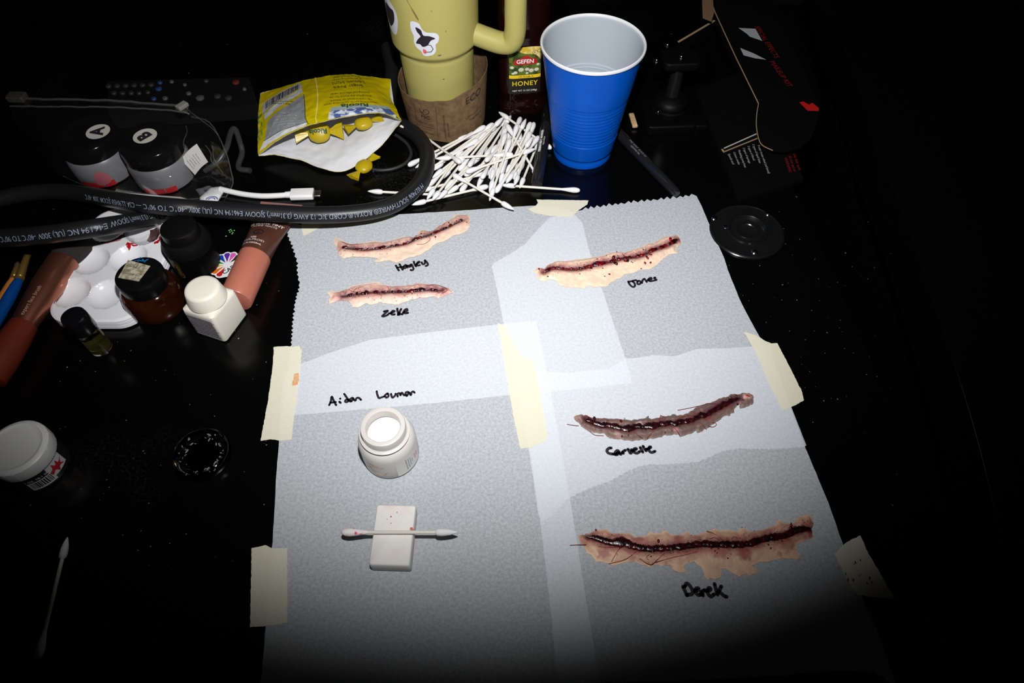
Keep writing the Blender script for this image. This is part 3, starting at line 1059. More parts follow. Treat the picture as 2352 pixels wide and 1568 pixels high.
wound('wound_prosthetic', 'widest pale wound strip with ragged drips, nearest the front', 1280, 1140, 3.4588,
      [(165, 320), (200, 300), (260, 290), (330, 265), (390, 255), (430, 285), (500, 290), (580, 290), (620, 320), (680, 320), (730, 285), (770, 290), (820, 290), (860, 265), (900, 290), (940, 310), (990, 295), (1020, 275), (1070, 305), (1130, 300), (1190, 275), (1230, 255), (1280, 265), (1330, 270), (1370, 265), (1430, 280), (1480, 250), (1530, 275), (1580, 270), (1640, 260), (1720, 230), (1760, 180), (1800, 210), (1870, 215), (1910, 165), (1980, 140), (2020, 160), (2035, 210), (2020, 260), (2035, 320), (1970, 350), (1910, 370), (1890, 410), (1930, 460), (1910, 500), (1830, 490), (1750, 495), (1660, 515), (1590, 525), (1540, 545), (1580, 570), (1600, 610), (1550, 610), (1540, 635), (1500, 610), (1440, 635), (1400, 605), (1340, 575), (1300, 570), (1310, 600), (1290, 640), (1250, 655), (1190, 660), (1165, 610), (1130, 545), (1090, 520), (1030, 530), (1000, 560), (1025, 595), (980, 605), (920, 580), (890, 540), (830, 550), (770, 540), (730, 555), (660, 540), (610, 515), (560, 520), (500, 530), (450, 545), (400, 530), (350, 515), (300, 520), (270, 470), (230, 440), (220, 400), (180, 360)],
      [(240, 320), (310, 335), (390, 360), (470, 370), (530, 370), (580, 390), (650, 410), (720, 420), (800, 415), (900, 410), (1000, 400), (1100, 385), (1180, 380), (1270, 385), (1350, 385), (1430, 385), (1530, 375), (1620, 345), (1720, 325), (1810, 310), (1880, 275), (1960, 260), (2010, 262)],
      (.80, .53, .36), (.84, .56, .37), ((.36, .10, .09), (.22, .05, .05)), (.022, .006, .008), .0095, .0030,
      clots=[(500, 365, .0052), (560, 385, .0042), (1330, 385, .0030), (1560, 370, .0032), (1830, 305, .0030)],
      drops=[(500, 362, .0040), (800, 360, .0014), (1850, 255, .0018), (1850, 235, .0012), (1380, 385, .0016)],
      seed=16.1, scatter=40, height=.0016, red=.06, cover=1.0,
      patches=[(370, 450, .0060, (.40, .14, .13), .8), (650, 355, .0050, (.42, .14, .12), .8), (1480, 460, .0060, (.34, .08, .07), .8), (1290, 450, .0060, (.45, .15, .13), .8), (1820, 390, .0060, (.34, .09, .08), .6), (960, 345, .0050, (.34, .09, .08), .6)],
      threads=[[(500, 415), (470, 450), (430, 520)], [(640, 430), (580, 480), (520, 510), (410, 535)], [(850, 455), (790, 510), (735, 545), (650, 500)], [(770, 530), (900, 495), (1020, 470), (1110, 445)], [(1180, 280), (1240, 305), (1320, 360)],
               [(480, 410), (380, 412), (320, 405)], [(230, 390), (160, 385), (100, 388)], [(720, 510), (705, 490), (730, 465)], [(1380, 370), (1390, 330), (1430, 340)], [(1200, 345), (1240, 335), (1270, 345)], [(1835, 270), (1850, 215), (1862, 265)]])

# ------------------------------------------------------------------ cotton swabs
COTTON = mat('cotton wool', (.76, .76, .78), .9, spec=.1, bump=(1500, .5, .0004))
STICK = mat('paper stick', (.74, .72, .65), .7, spec=.2)
HEAP_LABEL = 'white cotton swab in the jumbled heap between cardboard sleeve and blue cup'


def swab_geo():
    ax = frame((0, 0, 0), (1, 0, 0), (0, 0, 1))
    st = xform(lathe([(0, -.030), (.0012, -.030), (.0012, .030), (0, .030)], 12), ax)
    # pointed tip (negative end), rounded tip (positive end)
    pt = xform(lathe([(0, -.0395), (.0004, -.0390), (.0011, -.0372), (.0018, -.0345), (.0023, -.0315), (.0025, -.0285), (.0023, -.0262), (.0017, -.0250), (.0012, -.0247)], 20), ax)
    rd = xform(lathe([(.0012, .0195), (.0014, .0215), (.0019, .0250), (.0025, .0290), (.0027, .0315), (.0025, .0343), (.0018, .0362), (.0009, .0371), (0, .0373)], 20), ax)
    return st, pt, rd


def swab(p_tip, r_tip, label, group=None, proto=None):
    p, r = Vector(p_tip), Vector(r_tip)
    mid = (p + r) / 2
    rot = Vector((1, 0, 0)).rotation_difference((r - p).normalized())
    if proto is None:
        o = thing('cotton_swab', label, 'cotton swab', (0, 0, 0), group)
        s, a, b = swab_geo()
        part('stick', s, STICK, o)
        part('cotton_tip', a, COTTON, o, label='pointed cotton tip')
        part('cotton_tip', b, COTTON, o, label='rounded cotton tip')
    else:
        o = proto.copy()
        COL.objects.link(o)
        o['label'] = label
        if group:
            o['group'] = group
        elif 'group' in o:
            del o['group']
        for ch in list(proto.children):
            c = ch.copy()
            COL.objects.link(c)
            c.parent = o
    o.rotation_mode = 'QUATERNION'
    o.rotation_quaternion = rot
    o.location = mid
    return o


SWABS = [
(-0.13,0.4917,0.0025,-0.0677,0.487,0.0025,'p','r'),
(-0.0981,0.5323,0.0025,-0.0498,0.5719,0.0025,'r','p'),
(-0.0892,0.5311,0.0025,-0.0425,0.5727,0.0043,'p','r'),
(-0.0728,0.5276,0.0025,-0.0343,0.5767,0.0025,'p','r'),
(-0.0725,0.5173,0.0025,-0.0338,0.5664,0.0025,'p','r'),
(-0.0231,0.5845,0.0061,-0.0669,0.54,0.0025,'r','p'),
(-0.0317,0.5772,0.0088,-0.0796,0.5372,0.0052,'r','p'),
(-0.0833,0.4943,0.0025,-0.0254,0.5178,0.0025,'p','r'),
(-0.0171,0.5847,0.007,-0.0615,0.5407,0.0052,'p','r'),
(0.0204,0.5835,0.0025,0.0067,0.5225,0.0025,'r','p'),
(-0.0096,0.538,0.0025,0.0075,0.5981,0.0025,'p','r'),
(-0.0184,0.5523,0.0034,-0.0466,0.4966,0.0025,'p','r'),
(-0.0137,0.5152,0.0052,-0.0021,0.5766,0.0052,'p','r'),
(-0.0308,0.5025,0.0052,-0.0114,0.5619,0.0043,'p','r'),
(0.003,0.5115,0.0052,0.0082,0.5737,0.0025,'r','p'),
(-0.0025,0.5118,0.0025,0.0138,0.5722,0.0025,'r','p'),
(0.0093,0.5234,0.0061,0.0216,0.5846,0.0061,'p','r'),
(-0.0205,0.5152,0.0052,-0.0083,0.5764,0.0079,'p','r'),
(0.0266,0.5643,0.0025,0.0096,0.5041,0.0025,'r','p'),
(-0.0773,0.5046,0.0025,-0.0401,0.5548,0.0052,'r','p'),
(-0.0649,0.5155,0.0025,-0.0293,0.5665,0.0088,'p','r'),
(-0.077,0.4857,0.0052,-0.0522,0.5431,0.0061,'p','r'),
(-0.0717,0.4812,0.007,-0.047,0.5384,0.0025,'p','r'),
(-0.0601,0.4985,0.0052,-0.0286,0.5524,0.0025,'p','r'),
(-0.0652,0.4829,0.007,-0.0346,0.5373,0.0034,'p','r'),
(-0.0567,0.4939,0.0025,-0.011,0.536,0.0088,'p','r'),
(-0.0381,0.5531,0.0115,-0.0883,0.5169,0.0025,'r','p'),
(-0.0672,0.5322,0.0088,-0.0049,0.533,0.0124,'p','r'),
(-0.0416,0.5131,0.007,0.0037,0.5562,0.0079,'r','p'),
(-0.027,0.5063,0.0106,-0.0072,0.5654,0.007,'r','p'),
(0.0042,0.4997,0.0097,0.0197,0.5602,0.007,'p','r'),
(0.0163,0.5395,0.0115,-0.039,0.5104,0.0124,'p','r'),
(-0.0491,0.526,0.0034,-0.0177,0.5797,0.0097,'r','p'),
(-0.0501,0.5317,0.007,-0.0131,0.5815,0.0142,'r','p'),
(-0.0401,0.5259,0.0079,-0.0173,0.5839,0.0025,'r','p'),
(-0.0323,0.5383,0.007,-0.0093,0.5962,0.0025,'r','p'),
(-0.0078,0.5684,0.0115,-0.0188,0.5069,0.0106,'r','p'),
(-0.0242,0.5421,0.007,-0.0035,0.6009,0.0025,'r','p'),
(-0.0084,0.6011,0.007,0.0354,0.5565,0.0043,'p','r'),
(-0.0029,0.5704,0.0142,0.0237,0.5151,0.0025,'r','p'),
(-0.023,0.5254,0.0142,0.006,0.5799,0.0043,'r','p'),
(-0.0077,0.556,0.0142,-0.0198,0.4953,0.0061,'r','p'),
(0.0116,0.5763,0.0151,-0.0095,0.5179,0.0079,'p','r'),
(-0.0032,0.5439,0.0169,-0.0191,0.4844,0.0061,'r','p'),
(0.0041,0.5688,0.0151,-0.0104,0.5093,0.0025,'r','p'),
(0.0167,0.5663,0.0088,-0.0061,0.5083,0.0052,'r','p'),
(0.0173,0.581,0.0088,-0.0037,0.5225,0.0025,'r','p'),
(0.017,0.5474,0.016,-0.0129,0.4936,0.0052,'r','r'),
(0.0245,0.5599,0.0088,-0.0023,0.5034,0.0088,'r','p'),
(-0.0873,0.4755,0.0034,-0.0283,0.4962,0.0034,'p','r'),
(-0.0031,0.4991,0.0034,0.0592,0.4938,0.0025,'p','r'),
(-0.0912,0.5748,0.0025,-0.0534,0.5259,0.0115,'r','r'),
(-0.0529,0.5062,0.0079,-0.0044,0.4668,0.0079,'r','p'),
]

special = {0: 'cotton swab pushed under the thick black cord, its pointed tip by the yellow bag',
           49: 'single cotton swab along the front foot of the heap, nearest the paper',
           50: 'cotton swab reaching from the heap towards the masking tape below the blue cup',
           51: 'cotton swab slanting from the cardboard sleeve onto the heap',
           52: 'cotton swab lying across the heap, pointed tip touching the paper edge'}
proto = None
for i, (ax_, ay_, az_, bx_, by_, bz_, ta, tb) in enumerate(SWABS):
    a, b = Vector((ax_, ay_, ZT + az_)), Vector((bx_, by_, ZT + bz_))
    if ta == 'r' and tb == 'p':
        a, b = b, a
    lab = special.get(i, HEAP_LABEL)
    o = swab(a, b, lab, None if i in special else 'cotton swabs in the heap', proto)
    proto = proto or o
swab(P(148, 1262, .0027), P(93, 1488, .0027), 'lone cotton swab on bare black table in front of the white-lidded jar', None, proto)
swab(P(180 / 6.818 + 900, 288 / 6.818 + 250, .0165), P(858, 258, .02), 'cotton swab tip poking out from under the yellow sweets bag', None, proto)

# swab with a pink stained end, resting on the sponge
zs = .0150
us = swab(P(1022, 1222, zs), P(806, 1222, zs), 'used cotton swab with pink stained tip, resting across the white sponge', None, proto)
pk = mat('pink stained cotton', (.80, .30, .33), .8)
us_r = [c for c in us.children if c.get('label') == 'rounded cotton tip'][0]
us_r.data = us_r.data.copy()
us_r.data.materials.clear()
us_r['label'] = 'rounded cotton tip stained pink'


def stain_mat(name, base, st, scale, lo, hi):
    m = mat(name, base, .85, spec=.15)
    nt = m.node_tree
    tc = nt.nodes.new('ShaderNodeTexCoord')
    n = nt.nodes.new('ShaderNodeTexNoise')
    n.inputs['Scale'].default_value = scale
    n.inputs['Detail'].default_value = 3
    nt.links.new(tc.outputs['Object'], n.inputs['Vector'])
    r = nt.nodes.new('ShaderNodeValToRGB')
    r.color_ramp.elements[0].position = lo
    r.color_ramp.elements[0].color = (*base, 1)
    r.color_ramp.elements[1].position = hi
    r.color_ramp.elements[1].color = (*st, 1)
    nt.links.new(n.outputs['Fac'], r.inputs['Fac'])
    nt.links.new(r.outputs['Color'], nt.nodes['Principled BSDF'].inputs['Base Color'])
    return m


us_r.data.materials.append(stain_mat('pink stained cotton wool', (.84, .78, .78), (.72, .10, .16), 300, .56, .68))

# makeup sponge wedge
sg = thing('makeup_sponge', 'white makeup sponge wedge with a swab laid across it', 'sponge', P(905, 1235, .001))
top = [P(866, 1158, .0118), P(955, 1160, .0118), P(940, 1299, .0134), P(847, 1296, .0134)]
base_z = ZT + .0008


def sponge_ring(z_mix, ins):
    c = sum(top, Vector()) / 4
    out = []
    for i in range(4):
        a, b, d = top[i - 1], top[i], top[(i + 1) % 4]
        for k in range(5):
            t = k / 4
            e1_ = (a - b).normalized() * .0018
            e2_ = (d - b).normalized() * .0018
            q = b + e1_ * (1 - t) ** 2 + e2_ * t ** 2
            q = q + (c - q).normalized() * ins
            q.z = base_z + (q.z - base_z) * z_mix
            out.append(q)
    return out


part('foam', loft([sponge_ring(0, .0004), sponge_ring(.12, -.0002), sponge_ring(.55, -.0004), sponge_ring(.9, -.0001), sponge_ring(.97, .0004), sponge_ring(1, .0012)]),
     stain_mat('sponge foam', (.84, .83, .80), (.82, .72, .66), 90, .5, .75), sg)
gs = []
for px, py, r in ((898, 1186, .0006), (898, 1201, .0004), (912, 1176, .0004), (945, 1214, .0011), (948, 1217, .0008), (889, 1192, .0003)):
    q = P(px, py, .0126)
    gs.append(xform(lathe([(r, 0), (r * .6, r * .15), (0, r * .2)], 9), Matrix.Translation((q.x, q.y, q.z + .0001))))
part('pink_specks', join(*gs), mat('pink makeup', (.65, .13, .14), .7), sg, label='small pink specks', stuff=True)

# ------------------------------------------------------------------ open jar of white liquid
jb = P(900, 1042, .0008)
J = thing('open_jar', 'small open plastic jar of white liquid standing on the parchment', 'jar', jb)
JT = Matrix.Translation(jb)
MILK = mat('milky plastic', (.80, .78, .74), .35, trans=.25, sss=.0)
part('jar_body', xform(lathe([cm(*q) for q in ((0, .1), (1.6, .02), (1.9, .05), (2.0, .2), (2.02, 1.0), (2.0, 2.5), (1.9, 2.85), (1.72, 3.05), (1.6, 3.12), (1.6, 3.3), (1.72, 3.34), (1.74, 3.45), (1.6, 3.5), (1.53, 3.55),
                                               (1.53, 4.2), (1.50, 4.27), (1.44, 4.3), (1.22, 4.3), (1.17, 4.25), (1.16, 3.5), (1.5, 3.0), (1.8, 2.6), (1.85, .3), (0, .25))], 64), JT), MILK, J)
part('white_liquid', xform(lathe([cm(*q) for q in ((1.84, .3), (1.84, 2.5), (1.5, 2.98), (1.165, 3.42), (1.1, 3.38), (.7, 3.36), (0, 3.36))], 48), JT),
     mat('liquid latex', (.88, .87, .84), .25), J, label='white liquid latex inside')


def cyl_map(c, r, a0, z0, rot=0.0):
    """Text map on a vertical cylinder: x runs round the side, y runs up."""
    cr, sr = math.cos(rot), math.sin(rot)

    def f(x, y):
        x, y = x * cr - y * sr, x * sr + y * cr
        a = a0 + x / r
        return Vector((c[0] + r * math.cos(a), c[1] + r * math.sin(a), c[2] + z0 + y))
    return f


mf = cyl_map(jb, .0203, math.radians(-38), .0135)
lb = part('label', rect2d(-.011, .011, -.0105, .0105, mf, 16, 2), mat('clear label', (.78, .77, .75), .4), J)
mf2 = cyl_map(jb, .02035, math.radians(-38), .0135, math.pi / 2)
gs = [text('SHAKE WELL BEFORE USE', .0013, lambda x, y: mf2(x, y + .0030)), text('apply a thin layer and dry', .0013, lambda x, y: mf2(x, y + .0012)),
      text('keep away from hair', .0013, lambda x, y: mf2(x, y - .0006)), text('net 1 fl oz', .0013, lambda x, y: mf2(x, y - .0024))]
part('label_text', join(*gs), INK, lb, smooth=False)
part('label_text', join(text('LIQUID', .0022, lambda x, y: mf2(x, y - .0058)), text('LATEX', .0022, lambda x, y: mf2(x, y - .0082))), mat('red print', (.6, .12, .12), .5), lb, smooth=False, label='red lettering')
gs = []
for a0, z0, w, h, sd in ((-112, .019, .012, .005, 1), (-100, .010, .014, .005, 2), (-62, .008, .007, .004, 3), (-125, .012, .006, .006, 4)):
    mfk = cyl_map(jb, .02028, math.radians(a0), z0)
    ring = [(w * .5 * math.cos(t) * (1 + .3 * math.sin(3 * t + sd)), h * .5 * math.sin(t) * (1 + .3 * math.cos(2 * t + sd))) for t in [2 * math.pi * k / 24 for k in range(24)]]
    gs.append(([tuple(mfk(*q)) for q in ring], [tuple(range(24))]))
part('makeup_smears', join(*gs), sheet_mat('beige makeup smear', (.72, .44, .28), .6, .35, 300), J, smooth=False, label='beige smears down the side')
# ------------------------------------------------------------------ blue party cup
cb = P(1337, 345)
C_ = thing('party_cup', 'tall blue plastic party cup with white inside', 'cup', cb)
CT = Matrix.Translation(cb)


def cup_r(z):
    return .0292 + (.0452 - .0292) * (z / .118)


outer = [(0, .004), (.0255, .004), (.0262, .0005), (.0290, 0), (.0293, .0015), (.0289, .0045), (.0283, .0065), (.0287, .0085)]
z = .0105
while z < .112:
    r = cup_r(z)
    k = 0
    if .028 <= z <= .073:
        ph = (z - .028) / .0041
        f = ph - math.floor(ph)
        k = -.0003 if f < .2 else 0
        r -= .0003
    outer.append((r + k, z))
    z += .0007
outer += [(.0447, .1145), (.0450, .1152)]
inner = [(0, .0055), (.0255, .0055), (.0275, .008)]
z = .010
while z < .1145:
    r = cup_r(z) - .0012
    if .028 <= z <= .073:
        f = (z - .028) / .0041 % 1
        r -= .0012 + (.0008 if f < .2 else 0)
    inner.append((r, z))
    z += .0007
inner.append((.0440, .1155))
part('cup_shell', xform(lathe(outer, 96), CT), mat('blue gloss plastic', (.001, .078, .46), .32, spec=.15, var=(25, .12)), C_, label='blue ribbed outside')
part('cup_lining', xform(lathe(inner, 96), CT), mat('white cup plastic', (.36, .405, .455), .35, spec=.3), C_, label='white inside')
rim = [(.0440, .1150), (.0438, .1163), (.0443, .1174), (.0452, .1179), (.0461, .1174), (.0465, .1163), (.0462, .1152), (.0454, .1147), (.0446, .1148), (.0440, .1150)]
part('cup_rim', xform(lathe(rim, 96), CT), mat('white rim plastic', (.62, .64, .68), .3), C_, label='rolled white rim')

# ------------------------------------------------------------------ yellow tumbler
tb = P(1018, 266)
T_ = thing('handled_tumbler', 'tall pale yellow insulated tumbler with handle and stickers', 'tumbler', tb)
TT = Matrix.Translation(tb)
YEL = mat('yellow powder coat', (.38, .345, .108), .5, spec=.3, bump=(1800, .12, .0003))


def tumb_r(z):
    if z < .084:
        return .0325 + .0035 * z / .084
    if z < .092:
        return .0360 + .0052 * sum([((z - .084) / .008) ** 2 * (3 - 2 * (z - .084) / .008)])
    return .0412 + .0035 * (z - .092) / .13


tp_ = [(0, 0), (.031, 0), (.0325, .002)]
z = .006
while z <= .222:
    r = tumb_r(z)
    if .0815 < z < .0845:
        r -= .0004
    tp_.append((r, z))
    z += .0015
tp_ += [(.0440, .2245), (.0432, .226), (0, .226)]
part('tumbler_body', xform(lathe(tp_, 96), TT), YEL, T_)
part('lid', xform(lathe([cm(*q) for q in ((4.35, 22.4), (4.45, 22.9), (4.4, 23.6), (4.1, 24.0), (1.0, 24.1), (0, 24.1))], 64), TT), YEL, T_)
# handle
ha = math.radians(-13)
hd = Vector((math.cos(ha), math.sin(ha), 0))
hp = [tb + hd * r + Vector((0, 0, z)) for r, z in ((.035, .0985), (.050, .0945), (.0640, .0918), (.0735, .0940), (.0775, .1040), (.0780, .125), (.0782, .160), (.078, .185), (.0760, .200), (.068, .208), (.052, .2085), (.038, .2085))]
part('handle', tube(catmull(hp, 8), lambda t: .0100, 24), YEL, T_)


def tmap(az, z0, off=.0003, rot=0.0):
    cr, sr = math.cos(rot), math.sin(rot)

    def f(x, y):
        x, y = x * cr - y * sr, x * sr + y * cr
        r = tumb_r(z0 + y) + off
        a = math.radians(az) + x / r
        return tb + Vector((r * math.cos(a), r * math.sin(a), z0 + y))
    return f


def blob_poly(pts, mapf, per=5):
    c = catmull([(*p, 0) for p in pts], per, closed=True)
    poly = [tuple(p.xy) for p in c]
    v, t = fill(poly, .002)
    return [tuple(mapf(*p)) for p in v], t


STK = mat('white vinyl sticker', (.62, .63, .70), .35)
stick1 = [(-.0115, .0165), (-.0045, .0160), (-.0020, .0110), (.0015, .0080), (.0100, .0070), (.0125, .0030), (.0110, -.0020), (.0088, -.0040), (.0085, -.0100), (.0060, -.0135), (.0020, -.0150), (-.0030, -.0150), (-.0050, -.0110), (-.0090, -.0080), (-.0110, -.0030), (-.0105, .0030), (-.0125, .0090)]
m1 = tmap(-96, .1105)
s1 = part('sticker', blob_poly(stick1, m1), STK, T_, label='white die-cut sticker with a plain black leaf shape')
m1b = tmap(-96, .1105, .0005)
leaf = [(-.0075, .012), (-.003, .010), (-.0012, .005), (.004, .0045), (.009, .002), (.005, .0002), (.0015, -.0045), (-.003, -.0062), (-.0052, -.004), (-.009, -.0035), (-.0065, .001), (-.004, .004), (-.0068, .008)]
part('sticker_print', join(blob_poly(leaf, m1b), line2d([(-.001, -.0115), (.004, -.011), (.0062, -.008), (.0045, -.0045), (.002, -.004)], .0007, m1b)), INK, s1, smooth=False)
part('sticker_print', blob_poly([(-.0030, -.0085), (-.0008, -.0090), (.0004, -.0110), (-.0012, -.0130), (-.0032, -.0120)], m1b, 3), mat('red print', (.6, .12, .12), .5), s1, smooth=False, label='small red mark')
m2 = tmap(-150, .1205)
s2 = part('sticker', blob_poly([(-.007, .018), (.002, .019), (.010, .014), (.0135, .006), (.011, -.006), (.006, -.014), (-.003, -.013), (-.010, -.004), (-.011, .008)], m2), STK, T_, label='white sticker wrapping round the far side')
m2b = tmap(-150, .1205, .0005)
part('sticker_print', blob_poly([(-.004, .012), (.004, .011), (.0095, .0095), (.0085, .001), (.003, -.006), (-.002, -.008), (-.007, .001)], m2b), INK, s2, smooth=False)
m3 = tmap(-108, .139, .0003, .45)
part('scratch', blob_poly([(-.0005, .013), (.0004, .012), (.0003, .003), (.0010, -.004), (.0008, -.010), (-.0004, -.0105), (-.0007, -.004), (-.0002, .004)], m3, 3), mat('brown scratch', (.20, .11, .04), .7), T_, smooth=False, label='brown scratch')
gs = []
for az, zz, r in ((-81, .0955, .0007), (-79, .0958, .0005), (-92, .0945, .0003), (-77, .067, .0006), (-85, .138, .0004), (-70, .118, .0004)):
    mm = tmap(az, zz, .0003)
    gs.append(([tuple(mm(r * 1.6 * math.cos(t), r * math.sin(t))) for t in [2 * math.pi * k / 8 for k in range(8)]], [tuple(range(8))]))
part('chips', join(*gs), mat('dark chip', (.12, .10, .05), .7), T_, smooth=False, stuff=True)

# ------------------------------------------------------------------ cardboard sleeve around the tumbler's foot
sc_ = P(1026, 268)
S_ = thing('cardboard_sleeve', 'brown cardboard cup sleeve wrapped round the foot of the yellow tumbler', 'cup sleeve', sc_)
CARD = mat('brown kraft card', (.17, .105, .054), .8, spec=.15, var=(160, .35), bump=(500, .5, .0005))
crease = math.radians(-78)


def slv(a, v, off=0.0):
    """v 0..1 from foot to top; a = angle. The top edge rides higher on the far and handle side."""
    r = .0405 + .0045 * v + off
    for c in (crease, crease + math.pi):
        d = (a - c + math.pi) % (2 * math.pi) - math.pi
        r += .0028 * math.exp(-(d / .22) ** 2)
    top_z = .0545 + .0075 * math.cos(a - math.radians(20)) + .0012 * noise.noise(Vector((a * 3, 0, 1)))
    bot = .0004 + .004 * (.5 - .5 * math.cos(a - crease)) * .3
    return sc_ + Vector((r * math.cos(a), r * math.sin(a), bot + (top_z - bot) * v))


N_ = 120
V, F = [], []
for off in (0, -.0006):
    for j in range(9):
        for i in range(N_):
            V.append(tuple(slv(2 * math.pi * i / N_, j / 8, off)))
for s in (0, 1):
    for j in range(8):
        for i in range(N_):
            k = (i + 1) % N_
            o = s * 9 * N_
            F.append((o + j * N_ + i, o + j * N_ + k, o + (j + 1) * N_ + k, o + (j + 1) * N_ + i))
for i in range(N_):
    k = (i + 1) % N_
    F.append((8 * N_ + i, 8 * N_ + k, 17 * N_ + k, 17 * N_ + i))
    F.append((i, k, 9 * N_ + k, 9 * N_ + i))
sl = part('sleeve', (V, F), CARD, S_)
PR = mat('dark brown print', (.018, .012, .008), .7)


def smap(az, v0, rot=0.0, off=.00025):
    cr, sr = math.cos(rot), math.sin(rot)

    def f(x, y):
        x, y = x * cr - y * sr, x * sr + y * cr
        return slv(math.radians(az) + x / .044, v0 + y / .054, off)
    return f


lm = smap(-113, .47, math.radians(-3))
gs = [line2d([(-.012, -.021), (.012, -.021), (.012, .021), (-.012, .021)], .0004, lm, closed=True)]
gs.append(line2d([(-.0050, .0125), (-.0020, .0125), (-.0005, .0165), (.0020, .0175), (.0042, .0160), (.0046, .0135), (.0030, .0115), (.0008, .0105)], .0008, lm))
gs.append(line2d([(-.0058, .0160), (-.0045, .0125), (-.0030, .0105), (-.0010, .0100)], .0010, lm))
gs.append(text('FSC', .0062, lambda x, y: lm(x, y + .0062), bold=.02))
gs.append(text('www.fsc.org', .0022, lambda x, y: lm(x, y + .0018)))
gs.append(text('RECYCLED', .0036, lambda x, y: lm(x, y - .0030)))
gs.append(text('Packaging made from', .0020, lambda x, y: lm(x, y - .0075)))
gs.append(text('recycled material', .0020, lambda x, y: lm(x, y - .0105)))
gs.append(text('FSC C010660', .0030, lambda x, y: lm(x, y - .0160)))
part('print', join(*gs), PR, sl, smooth=False)
lm2 = smap(-87.5, .40, math.pi / 2)
lm3 = smap(-83.0, .32, math.pi / 2)
part('print', join(text('Patent #5205473 Patented Grip', .0024, lm2), text('Design #D520300', .0024, lm3)), PR, sl, smooth=False)
lm4 = smap(-44, .80, math.radians(3))
lm5 = smap(-40, .40, math.radians(4))
part('print', join(text('ECO', .0105, lm4, bold=.012), text('85% post consumer', .0026, lambda x, y: lm5(x, y + .003)), text('Please Recycle', .0030, lambda x, y: lm5(x, y - .002))), PR, sl, smooth=False)

# ------------------------------------------------------------------ honey bottle
hb = P(1198, 243)
H_ = thing('honey_bottle', 'dark amber honey bottle with flower label behind the blue cup', 'bottle', hb)
hyaw = math.radians(7)
HM = Matrix.Translation(hb) @ Matrix.Rotation(hyaw, 4, 'Z')
HON = mat('dark honey in plastic', (.010, .002, .0008), .07, spec=.5, trans=.2, ior=1.4)


def hsect(z):
    tbl = ((0, .0225, .0175), (.004, .0250, .0205), (.012, .0255, .0210), (.02, .0235, .0190), (.027, .0245, .0200), (.030, .0250, .0205), (.080, .0250, .0205), (.088, .0240, .0195), (.098, .0255, .0210), (.120, .0250, .0205), (.140, .0220, .0190), (.152, .0140, .0140), (.158, .0130, .0130))
    for (a, x0, y0), (b, x1, y1) in zip(tbl, tbl[1:]):
        if a <= z <= b:
            t = (z - a) / (b - a)
            return x0 + (x1 - x0) * t, y0 + (y1 - y0) * t
    return tbl[-1][1:]


rings = []
for z in np.linspace(0, .158, 60):
    hx, hy = hsect(z)
    rings.append(rrect(hx, hy, min(hx, hy) * .72, 8, z))
part('bottle_body', xform(loft(rings), HM), HON, H_)
part('cap', xform(lathe([cm(*q) for q in ((1.5, 15.6), (1.55, 15.8), (1.5, 17.8), (1.2, 18.1), (0, 18.1))], 40), HM), mat('yellow cap', (.6, .4, .03), .4), H_)


def hm(x, y, off=.0004):
    """front label map: gently curved face"""
    d = -.0207 - off + max(0, abs(x) - .0095) ** 2 * 28
    return HM @ Vector((x, d, .0555 + y))


def hmo(o):
    return lambda x, y: hm(x, y, o)


lab = part('label', rect2d(-.0160, .0160, -.0255, .0250, hm, 14, 10), mat('black label', (.012, .010, .008), .35), H_, label='label with flowers and lettering')
part('label_picture', rect2d(-.0158, .0158, -.0040, .0248, hmo(.0005), 14, 8), stain_mat('meadow picture', (.025, .045, .012), (.10, .14, .02), 160, .4, .6), lab, smooth=False)
part('label_picture', blob_poly([(-.012, .0246), (.0157, .0246), (.0157, .012), (.010, .017), (.0, .0185), (-.006, .021)], hmo(.0006)), stain_mat('sunlit blossom print', (.50, .36, .03), (.75, .62, .30), 200, .4, .65), lab, smooth=False)
part('label_stripe', rect2d(-.0158, .0158, -.0078, -.0042, hmo(.0007), 14, 1), mat('yellow print', (.72, .50, .01), .5), lab, smooth=False)
part('label_print', text('US Grade A', .0030, lambda x, y: hm(x + .001, y - .0060, .0009)), INK, lab, smooth=False)
part('brand_plaque', blob_poly([(-.0105, .0075), (-.0105, .0125), (-.004, .0140), (-.0015, .0162), (.003, .0162), (.0055, .0140), (.0112, .0128), (.0112, .0078), (.0, .0070)], hmo(.0008), 4), mat('red plaque print', (.38, .012, .010), .4), lab, smooth=False)
part('label_print', text('GEFEN', .0058, lambda x, y: hm(x, y + .0105, .0011), bold=.02), WHITE_PRINT, lab, smooth=False)
part('label_print', text('HONEY', .0072, lambda x, y: hm(x * .98, y - .0138, .0008), spacing=1.12, bold=.015), mat('yellow print', (.72, .50, .01), .5), lab, smooth=False)
part('label_print', text('NET WT 12 OZ (340g)', .0026, lambda x, y: hm(x, y - .0218, .0008)), WHITE_PRINT, lab, smooth=False)
rnd = random.Random(3)
pet, eye = [], []
for fx, fy, fr in ((-.0130, .0045, .0022), (-.0095, -.0010, .0022), (-.0040, .0018, .0030), (.0020, .0020, .0024), (.0062, .0005, .0028), (.0115, .0012, .0026), (-.0120, -.0020, .0016), (.0020, -.0022, .0016), (.0128, .0066, .0018)):
    for k in range(9):
        a = 2 * math.pi * k / 9 + fx * 900
        c, s = math.cos(a), math.sin(a)
        q = [(0, 0), (.5, .22), (1, .12), (1, -.12), (.5, -.22)]
        pet.append(([tuple(hm(fx + fr * (x * c - y * s), fy + fr * .8 * (x * s + y * c), .0009)) for x, y in q], [(0, 1, 2, 3, 4)]))
    eye.append(([tuple(hm(fx + fr * .28 * math.cos(t), fy + fr * .25 * math.sin(t), .0012)) for t in [2 * math.pi * k / 8 for k in range(8)]], [tuple(range(8))]))
